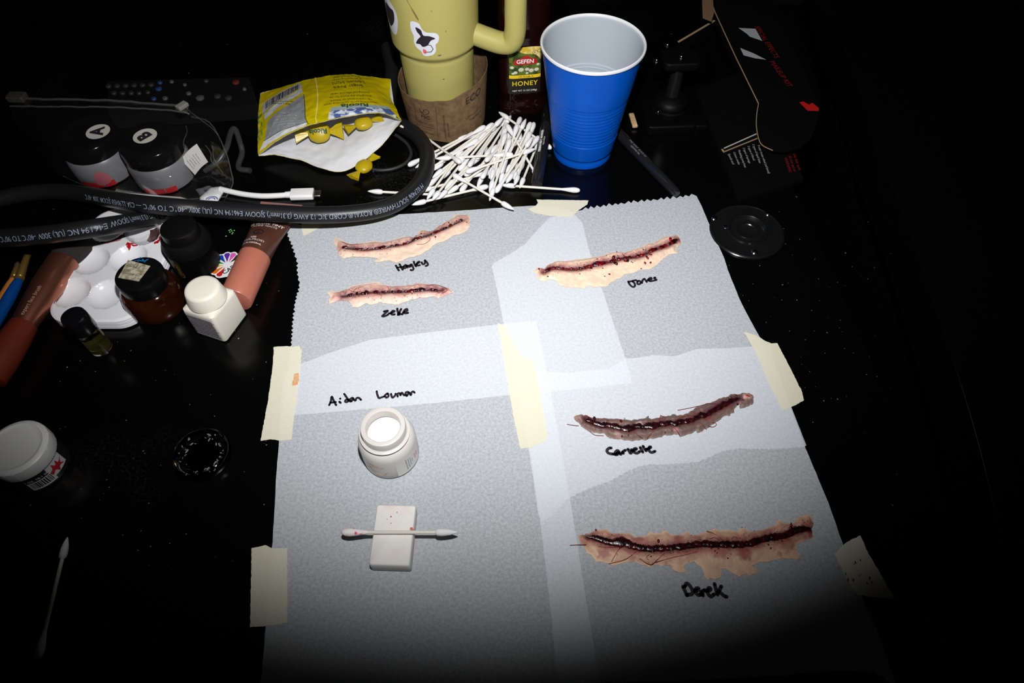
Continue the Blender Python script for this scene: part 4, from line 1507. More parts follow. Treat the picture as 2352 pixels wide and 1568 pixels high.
part('label_print', join(*pet), mat('daisy petal print', (.62, .62, .55), .5), lab, smooth=False, label='printed white daisies')
part('label_print', join(*eye), mat('yellow print', (.72, .50, .01), .5), lab, smooth=False)
part('label_print', join(line2d([(.0095 + .0024 * math.cos(t), .0195 + .0024 * math.sin(t)) for t in np.linspace(0, 6.28, 18)], .0003, hmo(.0009)), text('K', .003, lambda x, y: hm(x + .0095, y + .0195, .0009)),
                         line2d([(.0138 + .0017 * math.cos(t), .0208 + .0017 * math.sin(t)) for t in np.linspace(0, 6.28, 18)], .0003, hmo(.0009))), INK, lab, smooth=False)
# ------------------------------------------------------------------ yellow bag of wrapped sweets
YB = mat('yellow printed film', (.54, .43, .003), .28, spec=.4)
LIN = mat('white film lining', (.66, .67, .70), .42, spec=.3)


def C3(rows):
    return [[P(x, y, z / 100) for x, y, z in r] for r in rows]


toprows = [
    [(598, 214, .7), (640, 201, 1.3), (690, 187, 1.9), (735, 177, 2.3), (790, 170, 2.4), (845, 175, 1.9), (897, 181, 2.0)],
    [(594, 250, 1.2), (635, 234, 2.3), (690, 216, 3.1), (740, 205, 3.5), (800, 200, 3.5), (855, 205, 3.0), (897, 222, 2.2)],
    [(593, 292, 1.4), (636, 268, 2.9), (690, 248, 3.8), (740, 236, 4.2), (805, 232, 4.3), (862, 236, 3.7), (910, 248, 2.9)],
    [(592, 330, 1.2), (640, 295, 2.9), (690, 275, 4.0), (735, 265, 4.3), (800, 256, 4.5), (865, 253, 4.0), (916, 264, 3.2)],
    [(593, 356, .9), (648, 316, 2.7), (697, 292, 3.9), (735, 281, 4.3), (795, 268, 4.4), (872, 259, 4.0), (922, 277, 3.2)],
]
botrows = [
    [(598, 214, .5), (640, 203, .5), (690, 191, .5), (735, 182, .5), (790, 176, .5), (845, 180, .8), (897, 183, 1.8)],
    [(595, 270, .5), (640, 262, .25), (695, 255, .25), (745, 250, .25), (800, 247, .5), (855, 245, 1.4), (905, 240, 2.3)],
    [(594, 318, .6), (645, 312, .3), (700, 312, .3), (750, 312, .4), (805, 305, .9), (860, 285, 1.8), (914, 262, 2.5)],
    [(592, 345, .7), (640, 338, .45), (700, 352, .4), (750, 356, .5), (800, 348, .9), (860, 316, 1.7), (920, 272, 2.9)],
    [(594, 357, .85), (632, 356, .6), (690, 368, .35), (738, 386, .45), (797, 391, .35), (868, 341, 1.3), (922, 278, 3.15)],
]
top = Patch(C3(toprows), .0006, 110, 3)
bot = Patch(C3(botrows), .0007, 100, 9)
bagc = P(745, 290)
Bg = thing('sweets_bag', 'torn open yellow bag of wrapped sweets with white lining', 'bag', bagc)
part('bag_back', bot.quad(0, 1, 0, 1, 70, 50, -.0004), YB, Bg, label='underside of the yellow bag')
part('bag_lining', join(top.quad(0, 1, 0, 1, 70, 50, -.0004), bot.quad(0, 1, 0, 1, 70, 50, 0)), LIN, Bg, label='white inside of the bag')
fr = part('bag_front', top.quad(0, 1, 0, 1, 90, 60, 0), YB, Bg, label='yellow printed front of the bag')


def bmap(u0, v0, rot=0.0, off=.0005, su=.130, sv=.080):
    cr, sr = math.cos(rot), math.sin(rot)

    def f(x, y):
        x, y = x * cr - y * sr, x * sr + y * cr
        return top.at(u0 - x / su, v0 + y / sv, off)     # print stands upside down for the camera
    return f


def bquad(pts, nu, nv, off):
    """Quad on the front panel given by four (u, v) corners."""
    (a, b, c, d) = [Vector(p) for p in pts]
    V, F = [], []
    for j in range(nv + 1):
        for i in range(nu + 1):
            s, t = i / nu, j / nv
            q = (a * (1 - s) + b * s) * (1 - t) + (d * (1 - s) + c * s) * t
            V.append(tuple(top.at(q.x, q.y, off)))
    for j in range(nv):
        for i in range(nu):
            o = j * (nu + 1) + i
            F.append((o, o + 1, o + nu + 2, o + nu + 1))
    return V, F


GREY = mat('silver grey print', (.27, .28, .29), .3)
LGREY = mat('pale grey print', (.55, .56, .58), .3)
part('print_panel', bquad([(.03, .20), (.33, .02), (.35, .13), (.045, .36)], 20, 12, .0003), mat('barcode panel', (.40, .40, .42), .35), fr, smooth=False)
part('print_panel', bquad([(.06, .37), (.345, .15), (.352, .24), (.06, .46)], 20, 8, .0003), LGREY, fr, smooth=False)
part('print_panel', bquad([(.09, .50), (.355, .28), (.385, .89), (.055, .80)], 20, 16, .0003), GREY, fr, smooth=False)
part('print_panel', bquad([(.05, .80), (.385, .89), (.36, .985), (.01, .95)], 20, 8, .0003), mat('white print panel', (.66, .66, .68), .35), fr, smooth=False)
rnd = random.Random(5)
bars = []
x = .07
while x < .32:
    w = rnd.choice((.003, .004, .007, .009))
    t0 = (x - .03) / .31
    v0 = .20 - .18 * t0
    bars.append(bquad([(x, v0 + .02), (x + w, v0 + .02 - w * .6), (x + w, v0 + .125 - w * .6), (x, v0 + .125)], 1, 6, .0006))
    x += w + rnd.choice((.003, .004, .006))
part('barcode', join(*bars), INK, fr, smooth=False)
gs = []
tilt = .50
for k, s in enumerate(('Drug Facts', 'Active ingredient Menthol', 'Purpose oral demulcent', 'Keep out of reach of children', 'Store in a dry place')):
    m = bmap(.23, .50 + .06 * k, -tilt, .0006)
    gs.append(text(s, .0022, m))
part('print', join(*gs), mat('pale print', (.6, .6, .6), .5), fr, smooth=False)
m = bmap(.21, .90, .10, .0006)
gs = [text('Uses', .0030, lambda x, y: m(x - .012, y + .001)), text('temporarily relieves cough and minor throat', .0016, lambda x, y: m(x, y - .0018))]
m_ = bmap(.21, .305, -tilt, .0006)
gs.append(text('Made in Switzerland', .0022, lambda x, y: m_(x, y + .0014)))
gs.append(text('Herb Throat Drops 45 drops', .0018, lambda x, y: m_(x, y - .0014)))
gs.append(bquad([(.358, .28), (.363, .28), (.392, .97), (.386, .97)], 1, 12, .0006))
gs.append(bquad([(.05, .80), (.386, .89), (.386, .90), (.05, .81)], 12, 1, .0006))
part('print', join(*gs), INK, fr, smooth=False)
OLV = mat('olive print', (.10, .085, .01), .5)
gs = []
for s, u, v, sz in (('Sugar Free', .67, .235, .0060), ('Lemon Mint', .68, .155, .0060), ('Throat Drops relief', .68, .05, .0030), ('of ten soothing herbs', .68, .095, .0030),
                    ('Swiss Alpine herbs. Its unique taste', .68, .53, .0030), ('has made it loved by people', .68, .47, .0030), ('throughout the world for its', .68, .41, .0030), ('soothing and effective relief', .68, .35, .0030)):
    gs.append(text(s, sz, bmap(u, v, .10, .0006)))
part('print', join(*gs), OLV, fr, smooth=False)
part('print_strip', bquad([(.56, .62), (.93, .54), (.945, .62), (.56, .70)], 24, 3, .0004), mat('grey green print', (.28, .36, .36), .4), fr, smooth=False)
part('print_panel', bquad([(.555, .705), (.945, .625), (.99, .965), (.56, .985)], 30, 10, .0004), stain_mat('alpine picture print', (.62, .66, .74), (.06, .10, .28), 130, .45, .55), fr, smooth=False, label='blue and white mountain picture')
part('print', join(text('Ricola', .0090, bmap(.70, .60, .10, .0008), bold=.02)), mat('dark green print', (.01, .05, .04), .5), fr, smooth=False, label='green lettering')
part('print', bquad([(0, .28), (.035, .30), (.045, .72), (.005, .75)], 3, 12, .0004), stain_mat('green herb print', (.08, .20, .01), (.55, .45, .01), 130, .4, .6), fr, smooth=False)
part('seam', bquad([(.460, .0), (.466, .0), (.475, 1), (.469, 1)], 1, 30, .0004), mat('pale fold', (.80, .70, .25), .4), fr, smooth=False)

# sweets in twisted wrappers
SW = mat('yellow sweet wrapper', (.42, .31, .005), .35)


def sweet(centre, ang, label, size=1.0, squash=.62, lettering=True, tilt=0.0):
    c = Vector(centre)
    M_ = Matrix.Translation(c) @ Matrix.Rotation(ang, 4, 'Z') @ Matrix.Rotation(tilt, 4, 'X')
    o = thing('wrapped_sweet', label, 'sweet', c - Vector((0, 0, .006 * size)), 'wrapped sweets')
    rings = []
    N = 26
    for i in range(31):
        t = -1 + 2 * i / 30
        x = t * .0255 * size
        at = abs(x) / size
        if at < .0115:
            r = .0095 * math.sqrt(max(0, 1 - (at / .0122) ** 2)) + .0016
            sq, sp = squash, 1.0
        else:
            k = (at - .0115) / .014
            r = .0022 + .0075 * k
            sq, sp = .30, 1.0
        ring = []
        for j in range(N):
            a = 2 * math.pi * j / N
            rr = r * (1 + .07 * noise.noise(Vector((x * 260, math.cos(a) * 2, math.sin(a) * 2 + c.x * 50))) + (.16 * math.sin(a * 5 + 1) if at > .0115 else 0))
            ring.append((x, rr * math.cos(a) * size, rr * sq * math.sin(a) * size))
        rings.append(ring)
    part('wrapper', xform(loft(rings), M_), SW, o)
    if lettering:
        def mp(x, y):
            y2 = max(-.009, min(.009, y))
            return M_ @ Vector((-x, -y2 * size, (math.sqrt(max(1e-9, 1 - (x / .0122) ** 2 - (y2 / .0112) ** 2)) * .0112 * squash + .0013) * size))
        part('lettering', text('Ricola', .0072, mp, bold=.03), mat('dark green print', (.01, .05, .04), .5), o, smooth=False)
    return o


sweet(P(733, 304, .016), math.radians(8), 'wrapped yellow sweet lying inside the torn bag, lettering upside down', .92, tilt=.75)
sweet(P(835, 283, .022), math.radians(30), 'wrapped yellow sweet deep in the bag, half hidden by its lip', .75, lettering=False)
sweet(P(836, 382, .0065), math.radians(62), 'wrapped yellow sweet fallen out below the bag', .72, lettering=False)
# ------------------------------------------------------------------ heavy black rubber cords with printing
CORD = mat('black cord jacket', (.010, .010, .0115), .40, spec=.4, bump=(600, .12, .0003))
CPRINT = mat('pale blue grey cord print', (.24, .28, .36), .6)
CR = .0075


class Path:
    def __init__(self, pts):
        self.p = pts
        self.s = [0.0]
        for a, b in zip(pts, pts[1:]):
            self.s.append(self.s[-1] + (b - a).length)
        self.L = self.s[-1]

    def at(self, s):
        s = min(max(s, 0), self.L)
        k = max(0, min(len(self.p) - 2, int(np.searchsorted(self.s, s)) - 1))
        f = (s - self.s[k]) / max(1e-9, self.s[k + 1] - self.s[k])
        a, b = self.p[k], self.p[k + 1]
        k0, k1 = max(k - 2, 0), min(k + 3, len(self.p) - 1)
        return a + (b - a) * f, (self.p[k1] - self.p[k0]).normalized()


def cord_map(path, s0, elev, direction=1):
    """Lettering along a cord: x advances along the path, letters stand upside down towards the camera."""
    def f(x, y):
        c, t = path.at(s0 + direction * x)
        side = t.cross(Vector((0, 0, 1))).normalized()
        if side.dot(CAM - c) < 0:
            side = -side
        upv = side.cross(t).normalized()
        if upv.z < 0:
            upv = -upv
        a = elev - y / CR
        return c + (side * math.cos(a) + upv * math.sin(a)) * (CR + .00025)
    return f


def cpath(pts, per=10):
    return Path(catmull([P(x, y, z / 100) for x, y, z in pts], per))


cb_path = cpath([(-130, 500, .76), (-50, 470, .76), (40, 448, .8), (110, 440, 1.0), (165, 442, 1.4), (215, 450, 2.1), (270, 460, 3.3), (335, 469, 4.1), (400, 475, 4.1), (460, 479, 3.6), (520, 483, 3.4), (580, 487, 3.2), (640, 490, 3.0),
                 (700, 493, 2.8), (760, 493, 2.6), (810, 490, 2.4), (860, 483, 2.2), (905, 469, 1.95), (942, 444, 1.75), (967, 415, 1.65), (980, 380, 1.6), (979, 345, 1.6), (962, 316, 1.5), (938, 297, 1.2), (915, 284, .95), (899, 266, .8), (893, 240, .8), (896, 205, .8), (900, 160, .8), (890, 110, .8)])
k1 = thing('rubber_cord', 'heavy black rubber cord looping round in front of the yellow bag', 'electric cord', P(640, 490, .022))
part('cord_jacket', tube(cb_path.p, CR, 20), CORD, k1)


def near_s(path, px, py, z):
    q = P(px, py, z)
    return path.s[min(range(len(path.p)), key=lambda i: (path.p[i] - q).length)]


s0 = near_s(cb_path, 958, 428, .017)
msg = '\u25b7\u25c1 027406 SOUTHWIRE\u00ae ROYAL\u00ae CORD 3/C 12 AWG (3.31mm\u00b2) SJOOW E46194 NC (UL) 300V -40\u00b0C TO 90\u00b0C \u2014 CSA LL90458 SJOOW 300V -40\u00b0C'
msg = 'M 027406 SOUTHWIRE\u00ae ROYAL\u00ae CORD 3/C 12 AWG (3.31mm\u00b2) SJOOW E46194 NC (UL) 300V -40\u00b0C TO 90\u00b0C \u2014 CSA LL90458 SJOOW 300V -40\u00b0C'
tlen = max(v[0] for v in text2d(msg, 1, 'LEFT')[0])
s1 = near_s(cb_path, 222, 447, .02)
fx = abs(s0 - s1) / (tlen * .0062)
part('printing', text(msg, .0062, (lambda f: (lambda x, y: f(x * fx, y)))(cord_map(cb_path, s0, math.radians(33), -1)), 'LEFT'), CPRINT, k1, smooth=False, label='pale printing along the cord')

ca_path = cpath([(-130, 556, 3.4), (-60, 553, 4.0), (0, 547, 4.4), (60, 543, 4.8), (120, 537, 5.1), (180, 529, 5.2), (240, 520, 4.8), (300, 510, 3.2), (350, 500, 1.75), (395, 490, 1.2), (440, 481, .95), (490, 480, .8), (545, 484, .8), (600, 487, .78)])
k2 = thing('rubber_cord', 'heavy black rubber cord crossing over the white paint palette', 'electric cord', P(180, 529, .04))
part('cord_jacket', tube(ca_path.p, CR, 20), CORD, k2)
msg2 = '/C 12 AWG (3.31mm\u00b2) SJOOW E46194 NC (UL) 300V -40\u00b0C TO 90\u00b0C'
tlen = max(v[0] for v in text2d(msg2, 1, 'LEFT')[0])
s0 = near_s(ca_path, 398, 492, .026)
s1 = near_s(ca_path, 22, 546, .045)
fx = abs(s0 - s1) / (tlen * .0062)
part('printing', text(msg2, .0062, (lambda f: (lambda x, y: f(x * fx, y)))(cord_map(ca_path, s0, math.radians(36), -1)), 'LEFT'), CPRINT, k2, smooth=False, label='pale printing along the cord')

# thin dark cable ring and strap loops
solo('cable', tube(catmull([P(x, y, .0018) for x, y in ((880, 296), (912, 312), (936, 332), (944, 354), (932, 374), (905, 387), (872, 391), (845, 386))], 10), .0017, 12), mat('matt black cable', (.02, .02, .022), .5),
     'thin black cable curl lying inside the bend of the heavy cord', 'cable')
solo('cable', tube(catmull([P(x, y, z) for x, y, z in ((470, 392, .003), (500, 372, .010), (520, 340, .016), (530, 305, .017), (540, 297, .016), (552, 330, .010), (556, 352, .005), (548, 385, .003), (575, 392, .003))], 10), .0028, 14), mat('satin black strap', (.03, .03, .032), .35),
     'dark cable loop standing up beside the clear pouch', 'cable')

# white charging cable
W = mat('white cable', (.76, .76, .77), .45)
u = thing('charging_cable', 'white charging cable with plug between pouch and heavy cord', 'cable', P(640, 448))
up_ = [P(x, y, z) for x, y, z in ((506, 434, .004), (518, 437, .0038), (530, 440, .0034), (560, 446, .003), (600, 450, .003), (640, 449, .003), (668, 446.5, .003))]
part('cable', tube(catmull(up_, 10), .0026, 16), W, u)
pa, pb = P(660, 447, .0034), P(722, 445, .0034)
dx = (pb - pa).normalized()
fm = frame(pa, dx, (0, 0, 1))
part('strain_relief', xform(lathe([(0, 0), (.0030, 0), (.0032, .004), (.0032, .0062), (0, .0062)], 20), frame(P(656, 447.3, .0033), dx)), W, u)
part('plug', xform(rbox(.0031, .0062, 0, .0215, .0022, .0006), frame(P(668, 446.5, .0034), dx, (0, 0, 1))), W, u)
part('plug_tip', xform(rbox(.0013, .0042, 0, .0068, .0012, .0003), frame(P(720, 445, .0034), dx, (0, 0, 1))), mat('dull nickel', (.35, .34, .28), .35, metal=1), u, label='bare metal tip')
# ------------------------------------------------------------------ clear pouch with two bottles
def black_bottle(base, top_px, letter, rot, label):
    b = P(*base)
    o = thing('dome_cap_bottle', label, 'bottle', b)
    T = Matrix.Translation(b)
    part('bottle_body', xform(lathe([cm(*q) for q in ((0, 0), (2.55, 0), (2.8, .15), (2.85, .5), (2.85, 2.1), (2.7, 2.6), (2.3, 3.0), (2.1, 3.1), (0, 3.1))], 56), T),
         mat('frosted bottle plastic', (.16, .16, .175), .35), o)
    cap = part('cap', xform(lathe([cm(*q) for q in ((2.35, 2.75), (2.72, 2.8), (2.75, 3.0), (2.75, 3.9), (2.68, 4.2), (2.45, 4.38), (2.0, 4.46), (1.9, 4.42), (1.2, 4.42), (0, 4.42))], 64), T),
         mat('black dome cap', (.0018, .0018, .002), .14, spec=.15), o)
    tp = P(*top_px, .0447)
    cr, sr = math.cos(rot), math.sin(rot)

    def mp(x, y, o_=0.0):
        return Vector((tp.x + x * cr - y * sr, tp.y + x * sr + y * cr, tp.z + o_))
    st = part('sticker', ([tuple(mp(.0108 * math.cos(t), .0108 * math.sin(t))) for t in [2 * math.pi * k / 40 for k in range(40)]], [tuple(range(40))]), mat('round paper sticker', (.52, .51, .46), .6), o, smooth=False, label='round pale sticker with a letter')
    part('sticker_letter', text(letter, .0165, lambda x, y: mp(x, y + .0003, .0002), bold=.05), INK, st, smooth=False)
    RED = mat('red label print', (.40, .015, .02), .4)
    for a0, w, h, z0 in ((-95, .021, .006, .0045), (-62, .010, .006, .0042)):
        mp2 = cyl_map(b, .0287, math.radians(a0), z0)
        part('label', rect2d(-w / 2, w / 2, -h / 2, h / 2, mp2, 14, 1), RED, o, smooth=False, label='red label band')
    return o, b


oA, bA = black_bottle((247, 388), (225, 302), 'A', math.radians(100), 'black-capped bottle marked A standing in the clear pouch')
oB, bB = black_bottle((384, 402), (333, 312), 'B', math.radians(140), 'black-capped bottle marked B standing in the clear pouch')
mp = cyl_map(bA, .0289, math.radians(-72), .0120)
part('smear', blob_poly([(-.006, -.006), (.001, -.008), (.008, -.004), (.007, .003), (.001, .008), (-.005, .003)], mp), mat('pink smear', (.35, .10, .12), .5), oA, smooth=False, label='pink smear on the side')

POUCH = film_mat('clear pouch film', .004, .9, .10)
SEAM = film_mat('welded film seam', .03, .9, .2)
rows = [
    [(22, 224, 3.6), (100, 224, 4.4), (190, 226, 4.6), (280, 230, 4.6), (360, 236, 4.6), (425, 244, 4.4), (440, 268, 3.8)],
    [(25, 250, 3.8), (100, 252, 4.6), (190, 252, 5.2), (280, 254, 5.2), (360, 258, 5.2), (428, 266, 5.0), (482, 282, 3.6)],
    [(40, 290, 3.0), (110, 296, 4.8), (200, 300, 5.2), (280, 306, 5.2), (350, 310, 5.3), (446, 316, 5.0), (516, 342, 2.6)],
    [(75, 332, 1.9), (122, 346, 4.0), (215, 352, 5.3), (290, 352, 5.2), (360, 362, 5.3), (462, 372, 4.0), (530, 392, 1.5)],
    [(98, 374, 1.2), (138, 398, 2.8), (225, 402, 3.8), (295, 390, 3.8), (378, 414, 4.3), (468, 420, 2.6), (535, 420, .9)],
    [(145, 404, .3), (190, 424, .35), (250, 438, .35), (318, 448, .3), (392, 459, .3), (455, 456, .3), (520, 452, .3)],
]
pt = Patch(C3(rows), .0009, 60, 21)
Po = thing('clear_pouch', 'clear plastic zip pouch holding two black-capped bottles', 'pouch', P(280, 380))
part('film', pt.quad(0, 1, 0, 1, 80, 60), POUCH, Po)


def seam(uv, r):
    return tube([pt.at(u, v, .0003) for u, v in uv], r, 8)


part('zip_track', join(seam([(i / 30 * .86, .03) for i in range(31)], .0011), seam([(i / 30 * .86, .16) for i in range(31)], .0008)), SEAM, Po)
part('zip_slider', xform(rbox(.0085, .0055, 0, .006, .0015, .001), Matrix.Translation(P(43, 229, .040)) @ Matrix.Rotation(-.05, 4, 'Z')), mat('smoky plastic slider', (.05, .047, .035), .4, trans=.3), Po)
part('zip_stop', xform(rbox(.0035, .0055, 0, .004, .001, .0008), Matrix.Translation(P(420, 247, .046)) @ Matrix.Rotation(-.6, 4, 'Z')), mat('smoky plastic stop', (.25, .24, .22), .35, trans=.3), Po)
sm = [[(1, i / 20) for i in range(21)], [(i / 30, 1) for i in range(31)], [(.84 + .16 * i / 12, .05 + .25 * i / 12) for i in range(13)]]
rnd = random.Random(12)
for k in range(3):
    u0, v0 = .80 + .16 * rnd.random(), .12 + .5 * rnd.random()
    du, dv = rnd.uniform(-.05, .07), rnd.uniform(.12, .32)
    sm.append([(min(1, u0 + du * i / 12 + .012 * math.sin(i * .5 + k)), min(1, v0 + dv * i / 12)) for i in range(13)])
for k, q in enumerate(sm):
    part('seam' if k < 2 else 'fold', seam(q, .0005 if k < 2 else .0003), SEAM, Po)

# paper bits inside and under the pouch
slip = thing('care_slip', 'folded white instruction slip inside the pouch beside bottle B', 'paper slip', P(455, 400))
q0 = [P(415, 366, .024), P(452, 330, .034), P(478, 372, .024), P(448, 402, .012)]
V, F = [], []
for j in range(9):
    for i in range(9):
        s, t_ = i / 8, j / 8
        p = (q0[0] * (1 - s) + q0[1] * s) * (1 - t_) + (q0[3] * (1 - s) + q0[2] * s) * t_
        V.append(tuple(p + Vector((0, 0, .0012 * math.sin(s * 3.1)))))
for j in range(8):
    for i in range(8):
        F.append((j * 9 + i, j * 9 + i + 1, (j + 1) * 9 + i + 1, (j + 1) * 9 + i))
sp_ = part('paper', (V, F), mat('white slip paper', (.50, .50, .49), .7), slip)


def qmap(q, off):
    n = (q[1] - q[0]).cross(q[3] - q[0]).normalized()
    if n.z < 0:
        n = -n

    def f(s, t_):
        return (q[0] * (1 - s) + q[1] * s) * (1 - t_) + (q[3] * (1 - s) + q[2] * s) * t_ + n * off
    return f


qm = qmap(q0, .0018)
gs = []
for k, s_ in enumerate(('Mix equal parts A and B', 'apply with a spatula', 'wait until it has set', 'remove with warm water', 'for outside use only')):
    gs.append(text(s_, .052, lambda x, y, k=k: qm(.20 + .13 * k + y, .52 - x)))
part('print', join(*gs), INK, sp_, smooth=False)
solo('paper_strip', ([tuple(P(x, y, .0012)) for x, y in ((262, 440), (330, 446), (415, 452), (440, 460), (340, 462), (263, 452))], [(0, 1, 2, 3, 4, 5)]),
     mat('white card', (.66, .66, .66), .6), 'strip of white paper peeping out between pouch and heavy cord', 'paper strip', smooth=False)
pk_q = [(462, 452), (485, 432), (503, 430), (510, 444), (498, 464), (462, 466)]
rings = []
for zz, ins in ((.0006, .0), (.0026, -.0012), (.0042, .0), (.0052, .003)):
    c = sum((P(x, y, zz) for x, y in pk_q), Vector()) / len(pk_q)
    rings.append([P(x, y, zz) + (c - P(x, y, zz)).normalized() * ins for x, y in pk_q])
pkt = thing('sachet', 'small white sachet with blue print beside the charging cable', 'sachet', P(486, 450))
sb = part('sachet_body', loft(rings), mat('white sachet film', (.66, .66, .68), .4), pkt)
c0 = P(486, 458, .0056)
part('print', join(*[line2d([(c0.x + r * math.cos(t), c0.y + r * .8 * math.sin(t)) for t in np.linspace(.2, 3.0, 14)], .0011, lambda x, y: (x, y, c0.z)) for r in (.003, .0052)]), mat('violet print', (.12, .12, .32), .5), sb, smooth=False)

# ------------------------------------------------------------------ paint palette
zp = .012
qc = [P(96, 738, zp), P(312, 738, zp), P(432, 480, zp), P(226, 476, zp)]     # sharp corners: near, near, far, far


def pal(u, v, z):
    p = (qc[0] * (1 - u) + qc[1] * u) * (1 - v) + (qc[3] * (1 - u) + qc[2] * u) * v
    return Vector((p.x, p.y, ZT + z))


PW = (qc[1] - qc[0]).length
PH = (qc[3] - qc[0]).length
wells = []
for px, py in ((168, 676), (249, 680), (213, 603), (299, 596), (254, 531), (338, 538)):
    wells.append(P(px, py, zp - .003).xy)


def outline_uv(ins, n=10, r=.019):
    pts_ = rrect(PW / 2 - ins, PH / 2 - ins, r, n)
    return [((x / PW) + .5, (y / PH) + .5) for x, y, _ in pts_]


pal_o = thing('paint_palette', 'white plastic paint palette with six wells and red paint at its far end', 'palette', P(250, 620))
PALM = mat('white palette plastic', (.78, .79, .83), .22, spec=.5)


def pz(p, top=zp):
    d = 0.0
    for w in wells:
        r = math.hypot(p[0] - w.x, (p[1] - w.y) * .97)
        if r < .0150:
            k = r / .0150
            d = max(d, .0075 * (1 - k ** 2.6) ** .75 if k < 1 else 0)
    return top - d


op = [tuple(pal(u, v, 0).xy) for u, v in outline_uv(.002)]
pts_, tri_ = fill(densify(op, .002), .0012)
topg = ([(p[0], p[1], ZT + pz(p)) for p in pts_], tri_)
sk = []
for ins, z in ((.002, zp), (.001, zp - .0003), (.0002, zp - .001), (0, zp - .0022), (.0014, zp - .0026), (.0002, zp - .0034), (0, zp - .0056), (.0014, zp - .0060), (.0002, zp - .0068), (0, zp - .0100), (.001, zp - .0108), (.004, zp - .0112)):
    sk.append([pal(u, v, z) for u, v in outline_uv(ins)])
part('palette_tray', topg, PALM, pal_o)
part('palette_rim', loft(sk, False, True), PALM, pal_o)
RP = mat('red paint', (.38, .004, .008), .3, spec=.5)


def paint(poly_px, name, seed, amp=.0012, m=RP):
    poly = [tuple(P(x, y, zp).xy) for x, y in poly_px]
    poly = densify(poly, .0007, amp, 330, seed)
    v, t_ = fill(poly, .001)
    return part(name, ([(p[0], p[1], ZT + pz(p) + .00035 + .0003 * noise.noise(Vector((p[0] * 900, p[1] * 900, seed)))) for p in v], t_), m, pal_o, label='red paint')


z3 = lambda pts: [(100 + x / 5.406, 470 + y / 5.406) for x, y in pts]
paint(z3([(870, 200), (900, 180), (1000, 185), (1060, 160), (1090, 175), (1010, 215), (900, 225)]), 'paint_smear', 1)
paint(z3([(800, 400), (850, 390), (910, 400), (970, 375), (1010, 375), (950, 410), (900, 430), (860, 445), (830, 420)]), 'paint_smear', 2, .0016)
paint(z3([(1030, 470), (1100, 480), (1200, 470), (1300, 440), (1400, 390), (1470, 330), (1530, 260), (1545, 300), (1500, 350), (1450, 390), (1380, 430), (1260, 480), (1150, 495), (1080, 500), (1045, 530), (1030, 510)]), 'paint_smear', 3, .0012)
paint(z3([(690, 430), (760, 410), (840, 420), (930, 400), (1000, 380), (960, 440), (880, 470), (790, 480), (720, 470)]), 'paint_smear', 8, .0014, mat('thin pink paint', (.50, .16, .17), .35))
paint(z3([(1370, 480), (1430, 430), (1450, 380), (1455, 430), (1420, 480), (1380, 495)]), 'paint_smear', 4, .0008)
paint(z3([(340, 745), (370, 700), (390, 690), (372, 735), (350, 765)]), 'paint_smear', 5, .0004, mat('dull red paint', (.22, .01, .04), .5))
paint(z3([(1290, 250), (1400, 240), (1420, 300), (1370, 380), (1280, 410), (1240, 380), (1270, 320)]), 'paint_smear', 6, .001, mat('dark red paint', (.05, .003, .006), .2))
lidg = P(330, 531, zp + .003)
solo('clear_cup', xform(lathe([cm(*q) for q in ((0, 0), (1.25, 0), (1.35, .1), (1.4, .9), (1.45, .95), (1.4, 1.0), (1.3, .95), (1.27, .2), (0, .12))], 40), Matrix.Translation((lidg.x, lidg.y, ZT + zp + .0006)) @ Matrix.Rotation(.12, 4, 'X')),
     film_mat('clear cup plastic', .012, .9, .1), 'small clear plastic cup lying on the palette in the shade of the cord', 'cup')

# ------------------------------------------------------------------ little bottles
# brown glass bottle with black cap
bb = P(318, 629, .0405)
bb.z = ZT + .0004
o = thing('spirit_gum_bottle', 'round brown glass bottle with black cap and worn paper sticker', 'bottle', bb)
T = Matrix.Translation(bb)
part('bottle_glass', xform(lathe([cm(*q) for q in ((0, .15), (1.9, .05), (2.2, .1), (2.36, .4), (2.38, .9), (2.36, 1.7), (2.2, 2.3), (1.85, 2.7), (1.55, 2.85), (1.5, 3.0), (0, 3.0))], 64), T),
     mat('brown bottle glass', (.030, .0065, .002), .08, spec=.6, trans=.2, ior=1.4, var=(60, .5)), o)
cap = part('cap', xform(lathe([cm(*q) for q in ((1.66, 2.65), (1.82, 2.7), (1.86, 2.9), (1.86, 3.8), (1.80, 4.0), (1.63, 4.08), (1.46, 4.06), (0, 4.05))], 72,
                           wob=lambda a, z: 1 - .006 * (math.sin(a * 36) > 0) if z < .038 else 1), T), mat('scuffed black cap', (.004, .004, .004), .3, spec=.3, var=(120, .5)), o)
cz = .0412
sq = [P(x, y, cz) for x, y in z3([(925, 905), (1180, 950), (1325, 760), (1050, 685)])]
stp = part('paper_sticker', loft([[q - Vector((0, 0, .0003)) for q in sq], sq]), stain_mat('worn beige sticker', (.44, .41, .31), (.20, .17, .11), 220, .42, .62), cap, smooth=False, label='worn beige paper sticker')
qm = qmap([sq[0], sq[1], sq[2], sq[3]], .0003)
part('sticker_print', join(text('THE BAZAAR', .13, lambda x, y: qm(.52 - x, .30 - y)), text('1750', .26, lambda x, y: qm(.45 - x, .78 - y))), mat('faded ink', (.06, .055, .05), .7), stp, smooth=False)
bl = lambda pts: [P(x, y, cz - .0003) for x, y in z3(pts)]
gs = []
for st_ in ([(1200, 655), (1175, 710)], [(1125, 700), (1160, 690), (1235, 700)], [(1255, 715), (1275, 690), (1300, 680), (1305, 665)], [(1215, 660), (1240, 690), (1255, 712)]):
    w3 = catmull(bl(st_), 5) if len(st_) > 2 else bl(st_)
    gs.append(line2d([(p.x, p.y) for p in w3], .0008, lambda x, y: (x, y, ZT + cz - .0001)))
part('marker_letters', join(*gs), mat('blue marker', (.01, .18, .50), .5), cap, smooth=False, label='blue handwritten letters')

